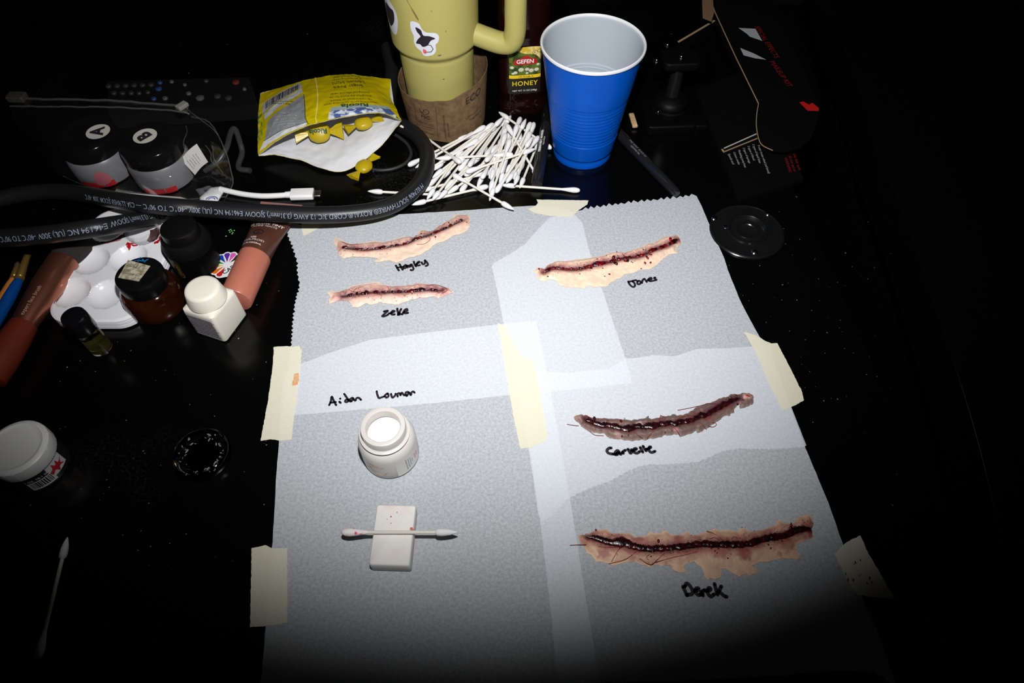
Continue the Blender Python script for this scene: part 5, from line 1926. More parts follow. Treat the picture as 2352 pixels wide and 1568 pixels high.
# white square bottle with round cap
wb = P(506, 742)
F_, R_, L_ = P(487, 733, .033), P(537, 665, .034), P(413, 716, .033)
e1_, e2_ = (R_ - F_).xy.to_3d(), (L_ - F_).xy.to_3d()
w1, w2 = e1_.length, e2_.length
xd = e1_.normalized()
hx = w1 / 2 * 1.04
hy = min(w2, w1) / 2 * 1.04
cen = F_ + xd * hx + Vector((-xd.y, xd.x, 0)) * hy
cen.z = ZT + .0005
ang = math.atan2(xd.y, xd.x)
WM = Matrix.Translation(cen) @ Matrix.Rotation(ang, 4, 'Z')
o = thing('square_bottle', 'white square plastic bottle with round cap beside the tinted tube', 'bottle', cen)
WP = mat('white bottle plastic', (.74, .715, .63), .4, spec=.4, var=(45, .06))
rings = []
for k in range(5):
    a = math.pi / 2 * k / 4
    rings.append(rrect(hx - .002 * (1 - math.sin(a)), hy - .002 * (1 - math.sin(a)), .0028, 6, .002 * (1 - math.cos(a))))
for z, d in ((.029, 0), (.0315, .0003), (.0330, .0018), (.0340, .0042), (.0345, .0065)):
    rings.append(rrect(hx - d, hy - d, .0028 + d * .4, 6, z))
part('bottle_body', xform(loft(rings), WM), WP, o)
part('cap', xform(lathe([cm(*q) for q in ((1.48, 3.3), (1.55, 3.4), (1.53, 3.55), (1.36, 4.45), (1.30, 4.58), (1.16, 4.66), (1.0, 4.68), (0, 4.69))], 64), WM), WP, o)
# label on the face towards the camera
face = lambda x, y, o_: WM @ Vector((-hx - .0002 - o_, x, y))
lw = hy - .0032
lb = part('label', rect2d(-lw, lw, .0035, .0275, lambda x, y: face(x, y, 0), 2, 2), mat('grey label', (.30, .29, .31), .4), o, smooth=False, label='label with fine dark lines of print')
gs = []
rnd = random.Random(9)
for k, s_ in enumerate(('DIRECTIONS: Brush a thin coat', 'on to clean dry skin. Allow', 'each layer to dry fully before', 'adding the next. Powder well.', 'WARNING: keep from eyes and', 'hair. Contains natural latex.', 'May cause allergic reaction.', 'Keep cap closed. 2 fl oz 59 ml')):
    gs.append(text(s_, .0021, lambda x, y, k=k: face(-x, .0255 - .0027 * k + y, .0002)))
part('label_print', join(*gs), INK, lb, smooth=False)

# roll-on vial
vb, vt = P(236, 801, .0003), P(157, 722, .043)
ax = (vt - vb)
o = thing('roll_on_vial', 'slim glass roll-on vial with black cap standing in front of the palette', 'vial', vb)
VM = frame(vb, Vector((ax.x * .25, ax.y * .25, ax.z)))
part('glass', xform(lathe([cm(*q) for q in ((0, .02), (.70, 0), (.80, .06), (.82, .2), (.82, 2.5), (.74, 2.65), (.6, 2.72), (.6, 2.8), (0, 2.8))], 40), VM),
     mat('vial glass', (.9, .92, .85), .03, trans=1.0, ior=1.48), o)
part('oil', xform(lathe([cm(*q) for q in ((0, .25), (.62, .25), (.7, .32), (.7, 1.2), (0, 1.2))], 32), VM), mat('pale yellow oil', (.36, .33, .11), .05, trans=.9, ior=1.4), o)
part('cap', xform(lathe([cm(*q) for q in ((.6, 2.65), (.9, 2.66), (.93, 2.72), (.93, 4.2), (.88, 4.36), (.72, 4.42), (0, 4.42))], 48), VM), mat('black gloss cap', (.004, .004, .005), .18, spec=.6), o)

# tall black jar with ridged collar
jb2 = P(408, 520, .0465)
jb2.z = ZT + .0004
o = thing('black_jar', 'black ridged jar with small gold label, partly under the heavy cord', 'jar', jb2)
T = Matrix.Translation(jb2)
BJ = mat('dark satin plastic', (.0018, .0018, .002), .4, spec=.12)
part('jar_body', xform(lathe([cm(*q) for q in ((0, 0), (1.8, 0), (1.9, .1), (1.95, .4), (1.95, 2.2), (1.9, 2.35), (1.85, 2.38), (0, 2.38))], 64), T), BJ, o)
part('collar', xform(lathe([cm(*q) for q in ((1.85, 2.36), (1.97, 2.4), (2.0, 2.5), (1.97, 2.62), (2.0, 2.75), (1.97, 2.88), (1.98, 3.0), (1.85, 3.35), (1.8, 3.5), (1.4, 3.6), (0, 3.6))], 64), T), mat('matt black rubber', (.0035, .0035, .0035), .6, spec=.15), o)
part('cap', xform(lathe([cm(*q) for q in ((1.25, 3.55), (1.5, 3.6), (1.5, 4.3), (1.45, 4.55), (1.3, 4.65), (0, 4.66))], 72, wob=lambda a, z: 1 + .02 * math.sin(a * 30) if z < .043 else 1), T), BLACK_PLASTIC, o)
mpj = cyl_map(jb2, .0197, math.radians(-112), .0125)
lb = part('gold_label', blob_poly([(-.0030, .0105), (.0030, .0105), (.0032, 0), (.0030, -.0085), (0, -.0105), (-.0030, -.0085), (-.0032, 0)], mpj, 4), mat('black gold label', (.030, .020, .006), .3), o, smooth=False, label='small black and gold label')
mpk = cyl_map(jb2, .0199, math.radians(-112), .0125, -math.pi / 2)
GOLD = mat('gold print', (.65, .42, .10), .3, metal=.7)
part('label_print', text('DERMA', .0042, mpk), GOLD, lb, smooth=False)
part('label_edge', line2d([(-.0030, -.004), (-.0028, -.0085), (0, -.0100), (.0028, -.0085), (.0030, -.004)], .0004, lambda x, y: cyl_map(jb2, .0199, math.radians(-112), .0125)(x, y)), GOLD, lb, smooth=False)

# tinted foundation tube
ca, cs = P(541, 690, .0135), P(586, 590, .0135)
axv = (ca - cs)
axv.z = 0
axn = axv.normalized()
cr_ = P(637, 473, .011)
side = axn.cross(Vector((0, 0, 1)))
TUBE = mat('brown tinted tube', (.075, .028, .018), .25, spec=.5)
o = thing('tinted_tube', 'brown cosmetic tube with rose cap lying under the heavy cord', 'tube', (cs.x, cs.y, ZT))
Lc = axv.length
part('cap', xform(lathe([(0, 0), (.0128, 0), (.0134, .0006), (.0135, .0012), (.0133, Lc - .0012), (.0128, Lc - .0003), (.0118, Lc), (0, Lc)], 56), frame(cs, axn)), mat('rose satin cap', (.40, .13, .09), .34, spec=.5), o, label='rose pink cap')
rings = []
body_l = (cr_ - cs).length
bdir = (cr_ - cs)
for k in range(26):
    t_ = k / 25
    c = cs + bdir * t_
    hxk = .0126 + (.0195 - .0126) * t_
    hzk = .0126 * (1 - t_ ** 1.3) + .0008
    c.z = ZT + .0135 + (.0045 - .0135) * t_ ** 1.5
    rings.append([c + side * (hxk * math.cos(a)) + Vector((0, 0, hzk * math.sin(a))) for a in [2 * math.pi * j / 40 for j in range(40)]])
part('tube_body', loft(rings), TUBE, o)
part('crimp', loft([[cr_ + side * (.0198 * sx) + Vector((0, 0, .0012 * sz - .0065)) - axn * .0005 for sx, sz in ((-1, -1), (1, -1), (1, 1), (-1, 1))],
                    [cr_ + side * (.0200 * sx) + Vector((0, 0, .0010 * sz - .0055)) - axn * .0085 for sx, sz in ((-1, -1), (1, -1), (1, 1), (-1, 1))]]), mat('rose brown crimp', (.24, .12, .11), .4, bump=(400, .6, .001)), o, smooth=False, label='ribbed crimped tube end')
# print on the upper side, reading from the cap
tdir = -axn


def tub(x, y):
    """x across, y up the tube from the cap joint."""
    t_ = min(1, max(0, y / body_l))
    hxk = .0126 + (.0195 - .0126) * t_
    hzk = .0126 * (1 - t_ ** 1.3) + .0008
    cz_ = ZT + .0135 + (.0045 - .0135) * t_ ** 1.5
    c = cs + bdir * t_
    u_ = max(-.99, min(.99, x / hxk))
    xs = -side if side.x < 0 else side
    return Vector((c.x, c.y, cz_ + hzk * math.sqrt(1 - u_ * u_) + .0004)) + xs * x


gs = [text('LE GLOW TINT', .0044, lambda x, y: tub(x + .000, .036 + y), bold=.02), text('FLUIDE TEINTE', .0034, lambda x, y: tub(x, .0320 + y)), text('430', .0034, lambda x, y: tub(x - .002, .0130 + y), bold=.02), text('COOL/FROID', .0034, lambda x, y: tub(x - .002, .0095 + y)),
      text('0.84 FL.OZ/25mL', .0026, lambda x, y: tub(x - .002, .0050 + y), bold=.02)]
part('print', join(*gs), mat('pale pink print', (.72, .62, .60), .5), o, smooth=False)
part('print', join(line2d([(-.001 + .0042 * math.cos(t_), .0215 + .0034 * math.sin(t_)) for t_ in np.linspace(.3, 5.9, 20)], .0012, tub), text('e', .005, lambda x, y: tub(x - .001, .0215 + y))), INK, o, smooth=False, label='round dark emblem')

# fan sticker on the table
zs_ = .0005
so = P(522, 608, zs_)
xw = Vector((1, 0, 0))


def stm(x, y, o_=0.0):
    return Vector((so.x + x, so.y + y, ZT + zs_ + o_))


stk = thing('rainbow_sticker', 'rainbow feather fan sticker stuck on the table beside the rose cap', 'sticker', stm(0, 0))
angs = [52, 78, 104, 132, 162, 192, 222, 250]
cols = [(.02, .02, .018), (.62, .10, .42), (.09, .02, .28), (.005, .05, .33), (.005, .22, .02), (.62, .42, .01), (.66, .14, .01), (.50, .012, .012)]
ol = []
for a in angs:
    for da in (-11, -6, 0, 6, 11):
        r = .0158 - .0012 * (abs(da) / 11) ** 2
        ol.append((r * math.cos(math.radians(a + da)), r * math.sin(math.radians(a + da))))
ol += [(-.004, -.0155), (.004, -.0135), (.009, -.009), (.011, -.002), (.011, .006)]
v, t_ = fill(ol, .003)
bk = part('sticker_back', ([tuple(stm(*p)) for p in v], t_), mat('white vinyl', (.72, .72, .74), .35), stk, smooth=False)
for a, c in zip(angs, cols):
    ca_, sa_ = math.cos(math.radians(a)), math.sin(math.radians(a))
    q = [(.0030, 0), (.0080, .0012), (.0120, .0026), (.0138, .0018), (.0143, 0), (.0138, -.0018), (.0120, -.0026), (.0080, -.0012)]
    part('feather', ([tuple(stm(x * ca_ - y * sa_, x * sa_ + y * ca_, .0002)) for x, y in q], [tuple(range(8))]), mat('feather %d' % a, c, .4), bk, smooth=False)
rm = lambda x, y: stm(.0035 + (-.0010) + x * .70 - y * .71, -.0062 + x * .71 + y * .70, .0003)
part('sticker_letters', text('CAS', .0060, rm, bold=.02), INK, bk, smooth=False)

# ------------------------------------------------------------------ brushes at the edge
# big powder brush
pA, pB = P(148, 598, .0135), P(-25, 872, .0125)
d = (pB - pA)
bx = thing('powder_brush', 'large powder brush with copper ferrule and rust red handle', 'makeup brush', P(80, 700))
BM = frame(pA, d)
Lh = d.length
fl = .070
part('ferrule', xform(lathe([(0, 0), (.0112, 0), (.0120, .0008), (.0122, .006), (.0120, .030), (.0108, .050), (.0090, fl), (0, fl)], 48), BM), mat('copper ferrule', (.46, .17, .11), .30, metal=.92), bx, label='copper coloured ferrule')
part('handle', xform(lathe([(0, fl - .002), (.0098, fl - .0015), (.0104, fl + .002), (.0116, fl + .015), (.0122, fl + .035), (.0115, Lh), (0, Lh + .004)], 48), BM), mat('rust red handle', (.12, .018, .008), .38, spec=.4), bx, label='rust red handle')
rings = []
for k in range(16):
    t_ = k / 15
    r = .0108 + .0045 * math.sin(t_ * math.pi * .62)
    if t_ > .8:
        r *= math.sqrt(max(.02, 1 - ((t_ - .8) / .2) ** 2 * .96))
    rings.append([(r * (1 + .10 * noise.noise(Vector((math.cos(a) * 9, math.sin(a) * 9, t_)))) * math.cos(a), r * .8 * math.sin(a), -.026 * t_) for a in [2 * math.pi * j / 40 for j in range(40)]])
part('bristles', xform(loft(rings[::-1]), BM), mat('dark bristles', (.022, .020, .019), .8, bump=(1500, 1.0, .001)), bx)
rt = BM.to_3x3() @ Vector((0, 0, 1))
sd = rt.cross(Vector((0, 0, 1))).normalized()
sd = sd if sd.x > 0 else -sd
nup = sd.cross(rt).normalized()
nup = nup if nup.z > 0 else -nup


def brm(x, y):
    a = .35 - y / .0118
    c = pA + rt * (.052 - x)
    r_ = .0124 if True else 0
    return c + (sd * math.sin(.35 - y / r_) + nup * math.cos(.35 - y / r_)) * r_


part('print', text('expert face brush', .0042, lambda x, y: brm(x, y)), mat('pale brown print', (.42, .25, .18), .5), bx, smooth=False)
# two thin paint brushes


def thin_brush(a, b, tip, col, label, r):
    a, b, tip = P(*a), P(*b), P(*tip)
    o_ = thing('paint_brush', label, 'paint brush', (a + b) / 2)
    M_ = frame(a, b - a)
    L = (b - a).length
    part('handle', xform(lathe([(0, 0), (r * .8, 0), (r, .006), (r * 1.15, .02), (r * 1.0, L * .7), (r * .6, L), (0, L)], 24), M_), mat(label[:20] + ' paint', col, .3, spec=.5), o_)
    f_ = tip - a
    M2 = frame(a, f_)
    part('ferrule', xform(lathe([(0, 0), (r * .85, 0), (r * .9, .002), (r * .75, .0024), (r * .9, .0030), (r * .75, .0034), (r * .85, .004), (r * .6, f_.length * .7), (0, f_.length * .7)], 24), M2), mat('brass ferrule', (.45, .27, .07), .3, metal=.8), o_)
    part('bristles', xform(lathe([(0, f_.length * .68), (r * .6, f_.length * .68), (r * .7, f_.length * .8), (r * .3, f_.length * .95), (0, f_.length)], 16), M2), mat('brown bristles', (.06, .035, .015), .7), o_)


thin_brush((43, 644, .0062), (-60, 830, .006), (70, 566, .006), (.003, .055, .25), 'thin blue-handled paint brush with brass ferrule', .0042)
thin_brush((30, 641, .0035), (-58, 796, .0035), (42, 600, .0045), (.50, .17, .03), 'thin orange-handled paint brush beside the blue one', .0032)

# ------------------------------------------------------------------ white-lidded jar and empty pot
lbp = P(94, 1071)
o = thing('lidded_jar', 'black-labelled jar with ribbed white screw lid, cut by the frame', 'jar', lbp)
T = Matrix.Translation(lbp)
part('jar_body', xform(lathe([cm(*q) for q in ((0, 0), (1.85, 0), (1.98, .08), (2.0, .25), (2.0, 2.0), (1.8, 2.15), (0, 2.15))], 64), T), mat('black jar label', (.014, .014, .015), .35), o)
part('lid', xform(lathe([cm(*q) for q in ((1.95, 1.95), (2.10, 1.98), (2.14, 2.1), (2.14, 2.85), (2.10, 3.05), (1.95, 3.18), (1.78, 3.22), (1.70, 3.17), (1.5, 3.15), (0, 3.15))], 160,
                        wob=lambda a, z: 1 - (.010 if math.sin(a * 70) > 0 else 0) if z < .0286 else 1), T), mat('white lid plastic', (.66, .66, .66), .4), o)
mpl = cyl_map(lbp, .0202, math.radians(-52), .0085)
lb = part('barcode_label', rect2d(-.0085, .0085, -.0055, .0040, mpl, 10, 1), mat('white barcode patch', (.60, .60, .62), .5), o, smooth=False)
mpl2 = cyl_map(lbp, .0204, math.radians(-52), .0085)
rnd = random.Random(2)
gs = []
x = -.0070
while x < .0070:
    w = rnd.choice((.0003, .0005, .0009))
    gs.append(rect2d(x, x + w, -.0035, .0035, mpl2))
    x += w + rnd.choice((.0004, .0006))
part('barcode', join(*gs), INK, lb, smooth=False)
part('label_print', text('1 OZ. TB-1 28 g', .0026, lambda x, y: mpl2(x, y + .0062)), WHITE_PRINT, o, smooth=False)
mpr = cyl_map(lbp, .0203, math.radians(-12), .0125)
wp_ = part('label_patch', rect2d(-.0075, .0070, -.0065, .0060, mpr, 8, 1), mat('white label patch', (.55, .55, .57), .5), o, smooth=False)
mpr2 = cyl_map(lbp, .0205, math.radians(-12), .0125)
part('splash_print', blob_poly([(-.007, -.001), (-.004, .001), (-.003, .005), (-.001, .001), (.001, .0045), (.002, .0005), (.006, .002), (.003, -.0015), (.005, -.005), (.001, -.003), (-.001, -.006), (-.003, -.002), (-.006, -.004)], mpr2, 3), mat('red label print', (.40, .015, .02), .4), wp_, smooth=False, label='red splash print')

pb_ = P(470, 1050)
o = thing('empty_pot', 'small empty clear pot with white residue on the bare black table', 'pot', pb_)
T = Matrix.Translation(pb_)
part('pot_wall', xform(lathe([cm(*q) for q in ((0, 0), (1.75, 0), (1.95, .1), (2.0, .3), (2.0, .8), (1.92, .95), (1.8, 1.0), (1.72, .92), (1.5, .7), (1.35, .4), (1.25, .28), (0, .24))], 64), T), mat('clear pot plastic', (.85, .86, .9), .05, trans=1.0, ior=1.45), o)
rnd = random.Random(8)
gs = []
for k in range(46):
    a = rnd.uniform(0, 2 * math.pi)
    r = rnd.gauss(.0150, .0015) if k % 3 else rnd.gauss(.0128, .0006)
    z = .0072 if r > .0142 else .0034
    s_ = rnd.uniform(.0002, .0007)
    c = Vector((pb_.x + r * math.cos(a), pb_.y + r * math.sin(a), ZT + z + .0006))
    gs.append(xform(lathe([(s_, 0), (s_ * .7, s_ * .5), (0, s_ * .7)], 7), Matrix.Translation(c) @ Matrix.Rotation(rnd.random() * 3, 4, 'Z') @ Matrix.Diagonal((1, rnd.uniform(.8, 3), 1, 1))))
part('residue', join(*gs), mat('white residue', (.16, .16, .165), .8), o, stuff=True, label='flaky white residue')
# ------------------------------------------------------------------ permanent marker and pen by the cup
def rod(name, label, cat, a, b, r, m, segs=None):
    a, b = P(*a), P(*b)
    o_ = thing(name, label, cat, Vector(((a.x + b.x) / 2, (a.y + b.y) / 2, ZT)))
    return o_, a, b, frame(a, b - a)


o, a, b, M_ = rod('marker_pen', 'black permanent marker lying between the swab heap and blue cup', 'marker', (1233, 424, .0062), (1263, 232, .0062), .006, None)
L = (b - a).length
part('barrel', xform(lathe([(0, 0), (.0050, 0), (.0056, .0008), (.0058, .03), (.0060, L - .040), (0, L - .040)], 32), M_), mat('marker barrel', (.010, .010, .012), .2, spec=.6), o)
part('cap', xform(lathe([(.0062, L - .042), (.0064, L - .040), (.0062, L - .004), (.005, L), (0, L)], 32), M_), BLACK_PLASTIC, o)
ad = (b - a).normalized()
sd_ = ad.cross(Vector((0, 0, 1))).normalized()


def rodmap(a, ad, s0, r, phi, flip=1):
    sd_ = ad.cross(Vector((0, 0, 1))).normalized()
    nu = sd_.cross(ad).normalized()
    nu = nu if nu.z > 0 else -nu

    def f(x, y):
        t_ = phi - y / r * flip
        return a + ad * (s0 + x * flip) + (sd_ * math.sin(t_) + nu * math.cos(t_)) * (r + .0003)
    return f


mm = rodmap(a, ad, .058, .0060, -.25)
s_neg = 1
part('print', join(text('PERMANENT MARKER', .0034, lambda x, y: mm(x, -y + .0006) if sd_.x < 0 else mm(x, y + .0006), bold=.02), text('Made in Mexico', .0020, lambda x, y: mm(x, y - .0022))), WHITE_PRINT, o, smooth=False)

o, a, b, M_ = rod('marker_pen', 'black pen with tiny white print lying on the far side of the blue cup', 'marker', (1556, 446, .0052), (1405, 290, .0052), .005, None)
L = (b - a).length
part('barrel', xform(lathe([(0, 0), (.0030, 0), (.0046, .004), (.0050, .03), (.0050, L), (0, L)], 28), M_), mat('marker barrel', (.010, .010, .012), .2, spec=.6), o)
mm2 = rodmap(a, (b - a).normalized(), .068, .0050, -.2, -1)
part('print', join(text('FINE POINT  BLACK 0.5', .0028, lambda x, y: mm2(x, y + .001)), text('LIGHTFAST INK', .0022, lambda x, y: mm2(x, y - .002))), mat('grey print', (.22, .22, .24), .5), o, smooth=False)

# wooden bits
WOOD = mat('pale wood', (.50, .34, .18), .6, var=(300, .3))
a, b = P(1450, 262, .003), P(1459, 291, .003)
solo('wooden_stick', xform(rbox(.0028, .0016, 0, (b - a).length, .0012, .0005), frame(a, b - a, (1, 0, 0))), WOOD, 'short end of a pale wooden stick beside the black stand', 'stick')
a, b = P(1668, 380, .003), P(1693, 440, .003)
o = thing('wooden_stick', 'thin wooden stick with white tip beside the black kit box', 'stick', (a + b) / 2)
L = (b - a).length
part('stick', xform(lathe([(0, 0), (.0017, .0005), (.0019, .004), (.0019, L - .006), (0, L - .006)], 14), frame(a, b - a)), mat('orange wood', (.45, .22, .08), .55), o)
part('tip', xform(lathe([(.0015, L - .006), (.0016, L - .0055), (.0012, L - .001), (0, L)], 14), frame(a, b - a)), mat('white tip', (.6, .58, .5), .7), o, label='white tip')

# ------------------------------------------------------------------ black stand with ball screws
sb_ = P(1531, 276)
o = thing('black_stand', 'black desk stand with square foot and three shiny ball screws', 'stand', sb_)
SM = Matrix.Translation(sb_) @ Matrix.Rotation(math.radians(3), 4, 'Z')
MB_ = mat('black satin metal', (.0013, .0013, .0015), .5, spec=.12)
part('base_plate', xform(rbox(.0255, .0250, 0, .011, .005, .002), SM), MB_, o)
part('base_wing', xform(rbox(.0070, .0090, 0, .006, .003, .001), SM @ Matrix.Translation((.0327, -.010, 0))), MB_, o)
part('collar', xform(lathe([cm(*q) for q in ((1.9, 1.1), (1.95, 1.3), (1.9, 1.9), (1.75, 2.0), (1.75, 2.2), (1.85, 2.3), (1.8, 2.6), (1.5, 2.9), (1.1, 3.1), (.9, 3.2), (0, 3.2))], 48), SM), MB_, o)
part('post', xform(lathe([cm(*q) for q in ((.75, 3.1), (.7, 3.4), (.62, 6.2), (.62, 6.6), (0, 6.6))], 32), SM), mat('black gloss metal', (.012, .012, .013), .22, spec=.9), o)
V, F = rbox(.018, .014, .066, .074, .006, .0015)
part('head_plate', xform((V, F), SM), MB_, o)
for px, py, zz in ((1533, 104, .078), (1508, 139, .078), (1565, 131, .078)):
    q = P(px, py, zz)
    part('ball_screw', xform(lathe([(0, -.004), (.0018, -.0038), (.0030, -.0022), (.0034, 0), (.0030, .0020), (.0018, .0031), (0, .0034)], 24), Matrix.Translation(q)), mat('black chrome', (.25, .25, .26), .12, metal=1), o, label='shiny ball screw')
q = P(1512, 257, .018)
part('thumb_screw', xform(lathe([(0, 0), (.0026, .0004), (.0030, .002), (.0016, .004), (0, .0046)], 18), frame(q, (-.2, -.8, .6))), mat('black chrome', (.25, .25, .26), .12, metal=1), o, label='shiny thumb screw')

# ------------------------------------------------------------------ black makeup kit box
zb1 = .0050
KB = mat('black printed card', (.0018, .0019, .0024), .5, spec=.2)
KE = mat('raw card edge', (.30, .20, .11), .8)
K = thing('kit_box', 'opened black cardboard makeup kit box with pale and red print', 'box', P(1700, 330))
floor_px = [(1600, 205), (1697, 461), (1846, 412), (1742, 150)]
pp_ = [P(x, y, zb1) for x, y in floor_px]
part('box_body', prism([(p.x, p.y) for p in pp_], ZT + .0003, ZT + zb1), KB, K, smooth=False)


def edge_strip(a, b, w, h=.0006):
    a, b = Vector(a), Vector(b)
    t_ = (b - a).normalized()
    s_ = t_.cross(Vector((0, 0, 1))).normalized() * (w / 2)
    lo = [a - s_, a + s_, b + s_, b - s_]
    return loft([lo, [p + Vector((0, 0, h)) for p in lo]])


part('card_edge', edge_strip(P(1663, 341, zb1), P(1737, 308, zb1), .0010), mat('pale card edge', (.45, .43, .38), .7), K, smooth=False, label='pale cut card edge')
part('card_edge', edge_strip(P(1663, 349, zb1), P(1740, 318, zb1), .0010), KE, K, smooth=False, label='raw brown card edge')
part('card_edge', edge_strip(P(1658, 343, zb1), P(1663, 350, zb1), .0016), KE, K, smooth=False, label='raw brown card edge')
# lid flap standing a little higher, with a rounded tongue
zf = .016
flap_px = [(1622, -30), (1642, 28), (1690, 132), (1742, 238)] + [(1738, 262), (1737, 290), (1742, 318), (1751, 334), (1775, 346), (1805, 349), (1838, 340), (1862, 318), (1876, 285), (1882, 248)] + [(1850, 170), (1800, 60), (1765, -30)]
fp = [P(x, y, zf) for x, y in flap_px]
fl_ = part('lid_flap', prism([(p.x, p.y) for p in fp], ZT + zf - .0008, ZT + zf), KB, K, smooth=False)
for k in (0, 1, 2):
    part('card_edge', edge_strip(fp[k] + Vector((0, 0, -.0002)), fp[k + 1] + Vector((0, 0, -.0002)), .0009), KE, fl_, smooth=False)
tg = catmull(fp[3:9], 4)
part('card_edge', join(*[edge_strip(p, q, .0007, .0005) for p, q in zip(tg, tg[1:])]), KE, fl_, smooth=False)
# inner wall under the flap's edge
wl = [P(1642, 28, zf - .001), P(1742, 238, zf - .001)]
part('box_wall', loft([[wl[0], wl[1], wl[1] + Vector((.001, 0, 0)), wl[0] + Vector((.001, 0, 0))], [Vector((p.x, p.y, ZT + zb1)) for p in (wl[0], wl[1], wl[1] + Vector((.001, 0, 0)), wl[0] + Vector((.001, 0, 0)))]]), KB, K, smooth=False)
part('card_edge', edge_strip(P(1558, 97, zf), P(1641, 48, zf), .0022, .0008), KE, K, smooth=False, label='raw brown card edge')
part('box_end', loft([[P(1558, 97, zf), P(1641, 48, zf), P(1641, 48, zf) + Vector((0, .0012, 0)), P(1558, 97, zf) + Vector((0, .0012, 0))],
                      [Vector((p.x, p.y, ZT + .0003)) for p in (P(1558, 97, zf), P(1641, 48, zf), P(1641, 48, zf) + Vector((0, .0012, 0)), P(1558, 97, zf) + Vector((0, .0012, 0)))]]), KB, K, smooth=False)
part('inner_flap', loft([[P(x, y, .030) for x, y in ((1612, -20), (1614, 42), (1634, 50), (1640, 30), (1636, -20))], [P(x, y, .0305) for x, y in ((1612, -20), (1614, 42), (1634, 50), (1640, 30), (1636, -20))]]), mat('dim brown card', (.16, .09, .045), .8), K, smooth=False)


def wedge(pix, m, parent, z):
    return part('print_shape', ([tuple(P(x, y, z)) for x, y in pix], [tuple(range(len(pix)))]), m, parent, smooth=False)


GW = mat('grey white print', (.33, .34, .36), .5)
wedge([(1696, 64), (1735, 66), (1751, 94), (1722, 84), (1716, 78)], GW, fl_, zf + .0002)
wedge([(1700, 110), (1730, 122), (1760, 137), (1735, 134), (1708, 127)], GW, fl_, zf + .0002)
RD = mat('dim red print', (.20, .008, .008), .45)
wedge([(1836, 235), (1845, 233), (1858, 240), (1866, 236), (1881, 248), (1880, 255), (1855, 254)], mat('bright red print', (.42, .010, .008), .45), fl_, zf + .0002)


def kmap(px, py, px2, py2, z):
    """Lettering map: starts at one photo pixel and runs towards another on a level card face."""
    a_, b_ = P(px, py, z), P(px2, py2, z)
    xd_ = (b_ - a_).normalized()
    return planar(a_, xd_, Vector((0, 0, 1)).cross(xd_))


for s_, p0, p1 in (('Spatula tool', (1674, 353), (1687, 382)), ('Cotton swabs', (1686, 349), (1700, 382)), ('Modeling putty/wax', (1697, 344), (1715, 391)), ('3 types of sponge', (1708, 339), (1724, 379)),
                   ('2 types of blood', (1719, 335), (1734, 372)), ('2 types of liquid latex', (1730, 331), (1748, 379)), ('9 color bruise wheel (oil based)', (1742, 333), (1768, 402))):
    part('lettering', text(s_, .0033, kmap(*p0, *p1, zb1 + .0003), 'LEFT'), mat('grey lettering', (.34, .34, .35), .5), K, smooth=False)
for s_, p0, p1 in (('WARNING', (1804, 362), (1817, 400)), ('do not eat or', (1814, 357), (1829, 402)), ('use near eyes', (1825, 353), (1841, 400))):
    part('lettering', text(s_, .0044, kmap(*p0, *p1, zb1 + .0003), 'LEFT'), RD, K, smooth=False, label='dim red lettering')
for s_, p0, p1, sz in (('SPECIAL EFFECTS', (1737, 60), (1796, 150), .0085), ('MAKEUP KIT', (1772, 140), (1812, 195), .0085)):
    part('lettering', text(s_, sz, kmap(*p0, *p1, zf + .0003), 'LEFT'), RD, fl_, smooth=False, label='dim red lettering')

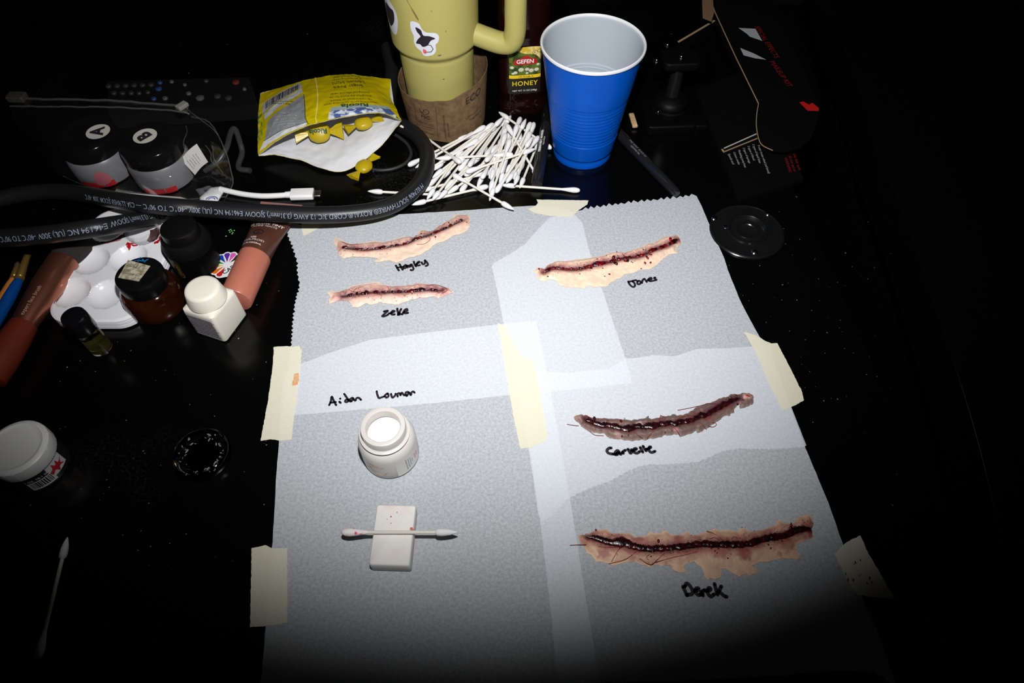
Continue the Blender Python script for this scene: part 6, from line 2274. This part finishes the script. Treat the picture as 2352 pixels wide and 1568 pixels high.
# ------------------------------------------------------------------ remote control in the dark behind the pouch
rq = [P(250, 262, .018), P(590, 240, .018), P(572, 178, .018), P(246, 186, .018)]
o = thing('remote_control', 'black remote control with small buttons in the dark behind the pouch', 'remote control', P(410, 220))
part('case', prism([(p.x, p.y) for p in rq], ZT + .0004, ZT + .018), mat('remote black', (.003, .003, .0035), .6, spec=.2), o, smooth=False)
GB = mat('grey rubber button', (.016, .016, .018), .5)
BB = mat('blue button', (.008, .03, .09), .5)
RB = mat('red button', (.07, .01, .008), .5)
WBm = mat('pale button', (.05, .05, .05), .5)
btn = [(250 + 19.5 * k, 199 - .6 * k, GB, .0030) for k in range(6)] + [(262 + 20 * k, 215, GB, .0028) for k in range(3)] + [(368, 191, BB, .0026), (354, 228, BB, .0026), (365, 205, BB, .0034), (395, 189, WBm, .0022), (425, 196, WBm, .0020), (434, 216, WBm, .0026),
        (380, 227, WBm, .0028), (460, 226, WBm, .0042), (474, 187, GB, .0025), (542, 190, RB, .0038), (562, 206, WBm, .0020), (500, 222, GB, .0036), (525, 226, GB, .0036), (320, 215, GB, .0025), (340, 213, GB, .0025)]
for px, py, m_, r in btn:
    q = P(px, py, .018)
    part('button', xform(lathe([(r, 0), (r, .0012), (r * .8, .0018), (0, .0020)], 16), Matrix.Translation(q)), m_, o)

# ------------------------------------------------------------------ crumbs and glitter on the table
rnd = random.Random(31)
DUST = mat('pale crumbs', (.28, .27, .25), .8)
gs = []
spots = [(690, 455), (705, 444), (830, 452), (860, 465), (540, 760), (525, 790), (625, 655), (640, 668), (612, 650), (590, 700), (380, 850), (400, 860), (290, 965), (250, 1080), (324, 1219), (150, 980), (1720, 690), (1760, 740), (1810, 650), (1840, 820), (1880, 640),
         (1905, 660), (1930, 735), (1960, 810), (1990, 860), (1870, 760), (1745, 610), (1800, 525), (1804, 560), (1850, 780), (1820, 585), (1940, 800), (2010, 770), (1126, 246), (1690, 420), (1640, 440)]
for k in range(130):
    spots.append((rnd.uniform(120, 660), rnd.uniform(480, 1300)) if k % 2 else (rnd.uniform(1650, 2050), rnd.uniform(480, 1000)))
for px, py in spots:
    q = P(px, py, .0001)
    if 600 < px < 2070 and py > 1380 - 0:
        continue
    s_ = rnd.uniform(.0001, .00033)
    g = lathe([(s_, 0), (s_ * .8, s_ * .6), (0, s_ * .9)], 6)
    gs.append(xform(g, Matrix.Translation(q) @ Matrix.Rotation(rnd.random() * 3, 4, 'Z') @ Matrix.Diagonal((1, rnd.uniform(.6, 2), 1, 1))))
solo('table_crumbs', join(*gs), DUST, 'fine pale crumbs scattered over the black table', 'crumbs', kind='stuff')
gs = []
for px, py in ((528, 533), (532, 530), (535, 534), (530, 527), (538, 529), (526, 529), (533, 537), (519, 542)):
    q = P(px, py, .0002)
    gs.append(([tuple(q + Vector((.0009 * math.cos(t_ + px), .0007 * math.sin(t_ + px), 0))) for t_ in (0, 1.3, 2.6, 4.2)], [(0, 1, 2, 3)]))
solo('glitter_flakes', join(*gs), mat('green glitter', (.20, .62, .18), .3), 'tiny green glitter flakes beside the brown tube', 'glitter', smooth=False, kind='stuff')
